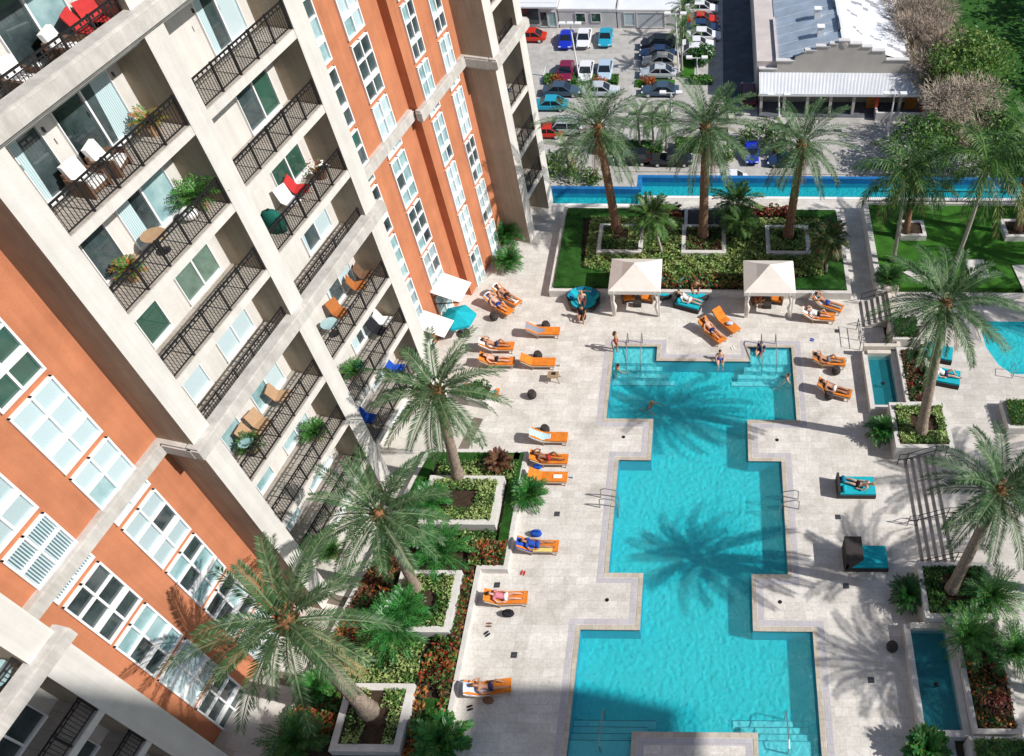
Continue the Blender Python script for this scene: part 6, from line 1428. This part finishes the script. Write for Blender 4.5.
on_lounger(4, 'prone', 'tan', 'brown', 'teal', 'person lying face down under the palm fronds')
on_lounger(5, 'recline', 'tan', 'dark', 'black', 'sunbather on the upper slanted lounger near the tower', long_hair=True)
on_lounger(6, 'recline_knee', 'fair', 'brown', 'blue', 'sunbather on the lower slanted lounger near the tower')
on_lounger(8, 'recline_knee', 'brown', 'dark', 'red', 'dark skinned person lounging below the blue striped towel')
on_lounger(10, 'recline', 'tan', 'dark', 'blue', 'person in blue lying beside the yellow towel', top='blue')
on_lounger(11, 'recline', 'fair', 'dark', 'white', 'person in pale clothes lying on the lone lounger', top='pink')
on_lounger(12, 'recline_knee', 'tan', 'brown', 'navy', 'person with raised knee lying on the pale striped towel', dx=.15)
on_lounger(14, 'recline', 'fair', 'dark', 'navy', 'person lying on the left slanted lounger before the pool', long_hair=True)
on_lounger(15, 'prone', 'tan', 'dark', 'blue', 'person lying on the slanted lounger by the right garden wall')
on_lounger(16, 'recline_knee', 'fair', 'brown', 'black', 'person with a raised knee below the slanted lounger at the right', top='white')
on_lounger(17, 'recline_knee', 'tan', 'dark', 'grey', 'tanned person with bent knee right of the upper pool')
on_lounger(18, 'recline', 'tan', 'brown', 'white', 'person lying on the slanted brown lounger right of the pool')
p = SD[0]; person((p.x-.05, p.y-.1, .0), -1.4, 'sit', 'fair', 'blond', 'pink', 'person sitting in the round daybed left of the cabana', long_hair=True)
p = G(582, 315, .3); person((p.x, p.y, -.10), -1.6, 'sit', 'tan', 'dark', 'black', 'person in dark clothes sitting in front of the round daybed', top='black'); mb = MB(); mb.lathe([(.22,0),(.26,.2),(.22,.37)], 12, M['wick'], (p.x,p.y,0)); tag(mb.build('side_stool'), 'dark round stool under the person before the left round daybed', 'stool', 'round dark side stools')
p = SD[1]; person((p.x+.05, p.y-.05, .0), -1.55, 'sit', 'tan', 'brown', 'black', 'tanned person sitting in the round daybed between the cabanas')
rp_ = rect_daybed(688, 302, -.35, 1.7, .95, 'small teal daybed in front of the round one between the cabanas')
person((rp_.x+.1, rp_.y, .02), -.35, 'recline', 'fair', 'blond', 'white', 'person in white lying on the small teal daybed between the cabanas', top='white')
person((DB[0].x+.1, DB[0].y, .02), math.pi-.35, 'recline', 'fair', 'blond', 'black', 'person lying on the flat teal daybed in full sun')
person((DB[2].x, DB[2].y, TZ+.02), -.2, 'recline_knee', 'fair', 'brown', 'navy', 'person lying on the front terrace daybed', top='white')
cx, y0, y1 = c2; person((cx-.62, y0+1.35, .02), -math.pi/2+.1, 'sit', 'tan', 'dark', 'red', 'person in red sitting in the right cabana', top='red'); person((cx+.10, y0+1.75, .0), -math.pi/2, 'stand', 'brown', 'dark', 'grey', 'person in dark clothes standing inside the right cabana', top='black')
p = G(617, 351, 0); person((p.x, p.y, 0), 0.2, 'stand', 'tan', 'brown', 'red', 'person standing at the left corner of the pool', long_hair=True, scale=.98)
p = G(615.5, 368, -.1); person((p.x+.15, p.y, -.22), .5, 'swim', 'tan', 'dark', 'navy', 'swimmer at the upper left edge of the pool')
p = G(652, 405, -.1); person((p.x, p.y, -.22), -.6, 'swim', 'tan', 'blond', 'teal', 'blond swimmer in the middle of the upper pool', long_hair=True)
p = G(793, 378, -.1); person((p.x-.30, p.y, -.20), 0.1, 'swim', 'fair', 'brown', 'pink', 'swimmer leaning on the right edge of the upper pool')
p = G(720, 361, .1); person((p.x, 33.45, -.44), -1.5, 'sit', 'fair', 'brown', 'blue', 'person sitting on the far edge of the pool with legs in the water')
p = G(761, 344, .2); person((p.x, p.y-.3, -.55), -2.0, 'sit', 'fair', 'dark', 'navy', 'person in dark clothes sitting on the upper right pool steps', top='navy')

# ------------------------------------------------------------------ unseen tower added behind and to the right, shaped to shade the picture bottom
t = thing('shadow_tower', 'unseen pale tower added outside the lower right to cast the bottom shadow', 'building', (50, -12, -32))
mb = MB(); mb.box(40, 60, -26, -3.6, -32, 65, M['cream']); mb.build('wall', t)
mb = MB(); mb.box(39.9, 46, -20, 2.95, 41.1, 44.9, M['cornice']); mb.build('shadow_storey', t)  # storey invented and sized for the shadow on pool and deck
mb = MB(); mb.box(39.6, 60.4, -26.4, -3.58, 65, 65.6, M['cornice']); mb.build('roof', t)
for k in range(14):
    mb = MB(); mb.box(39.93, 40.02, -24, -5, 2+3.15*k*1.2, 3.6+3.15*k*1.2, M['gdark']); mb.build('window', t)
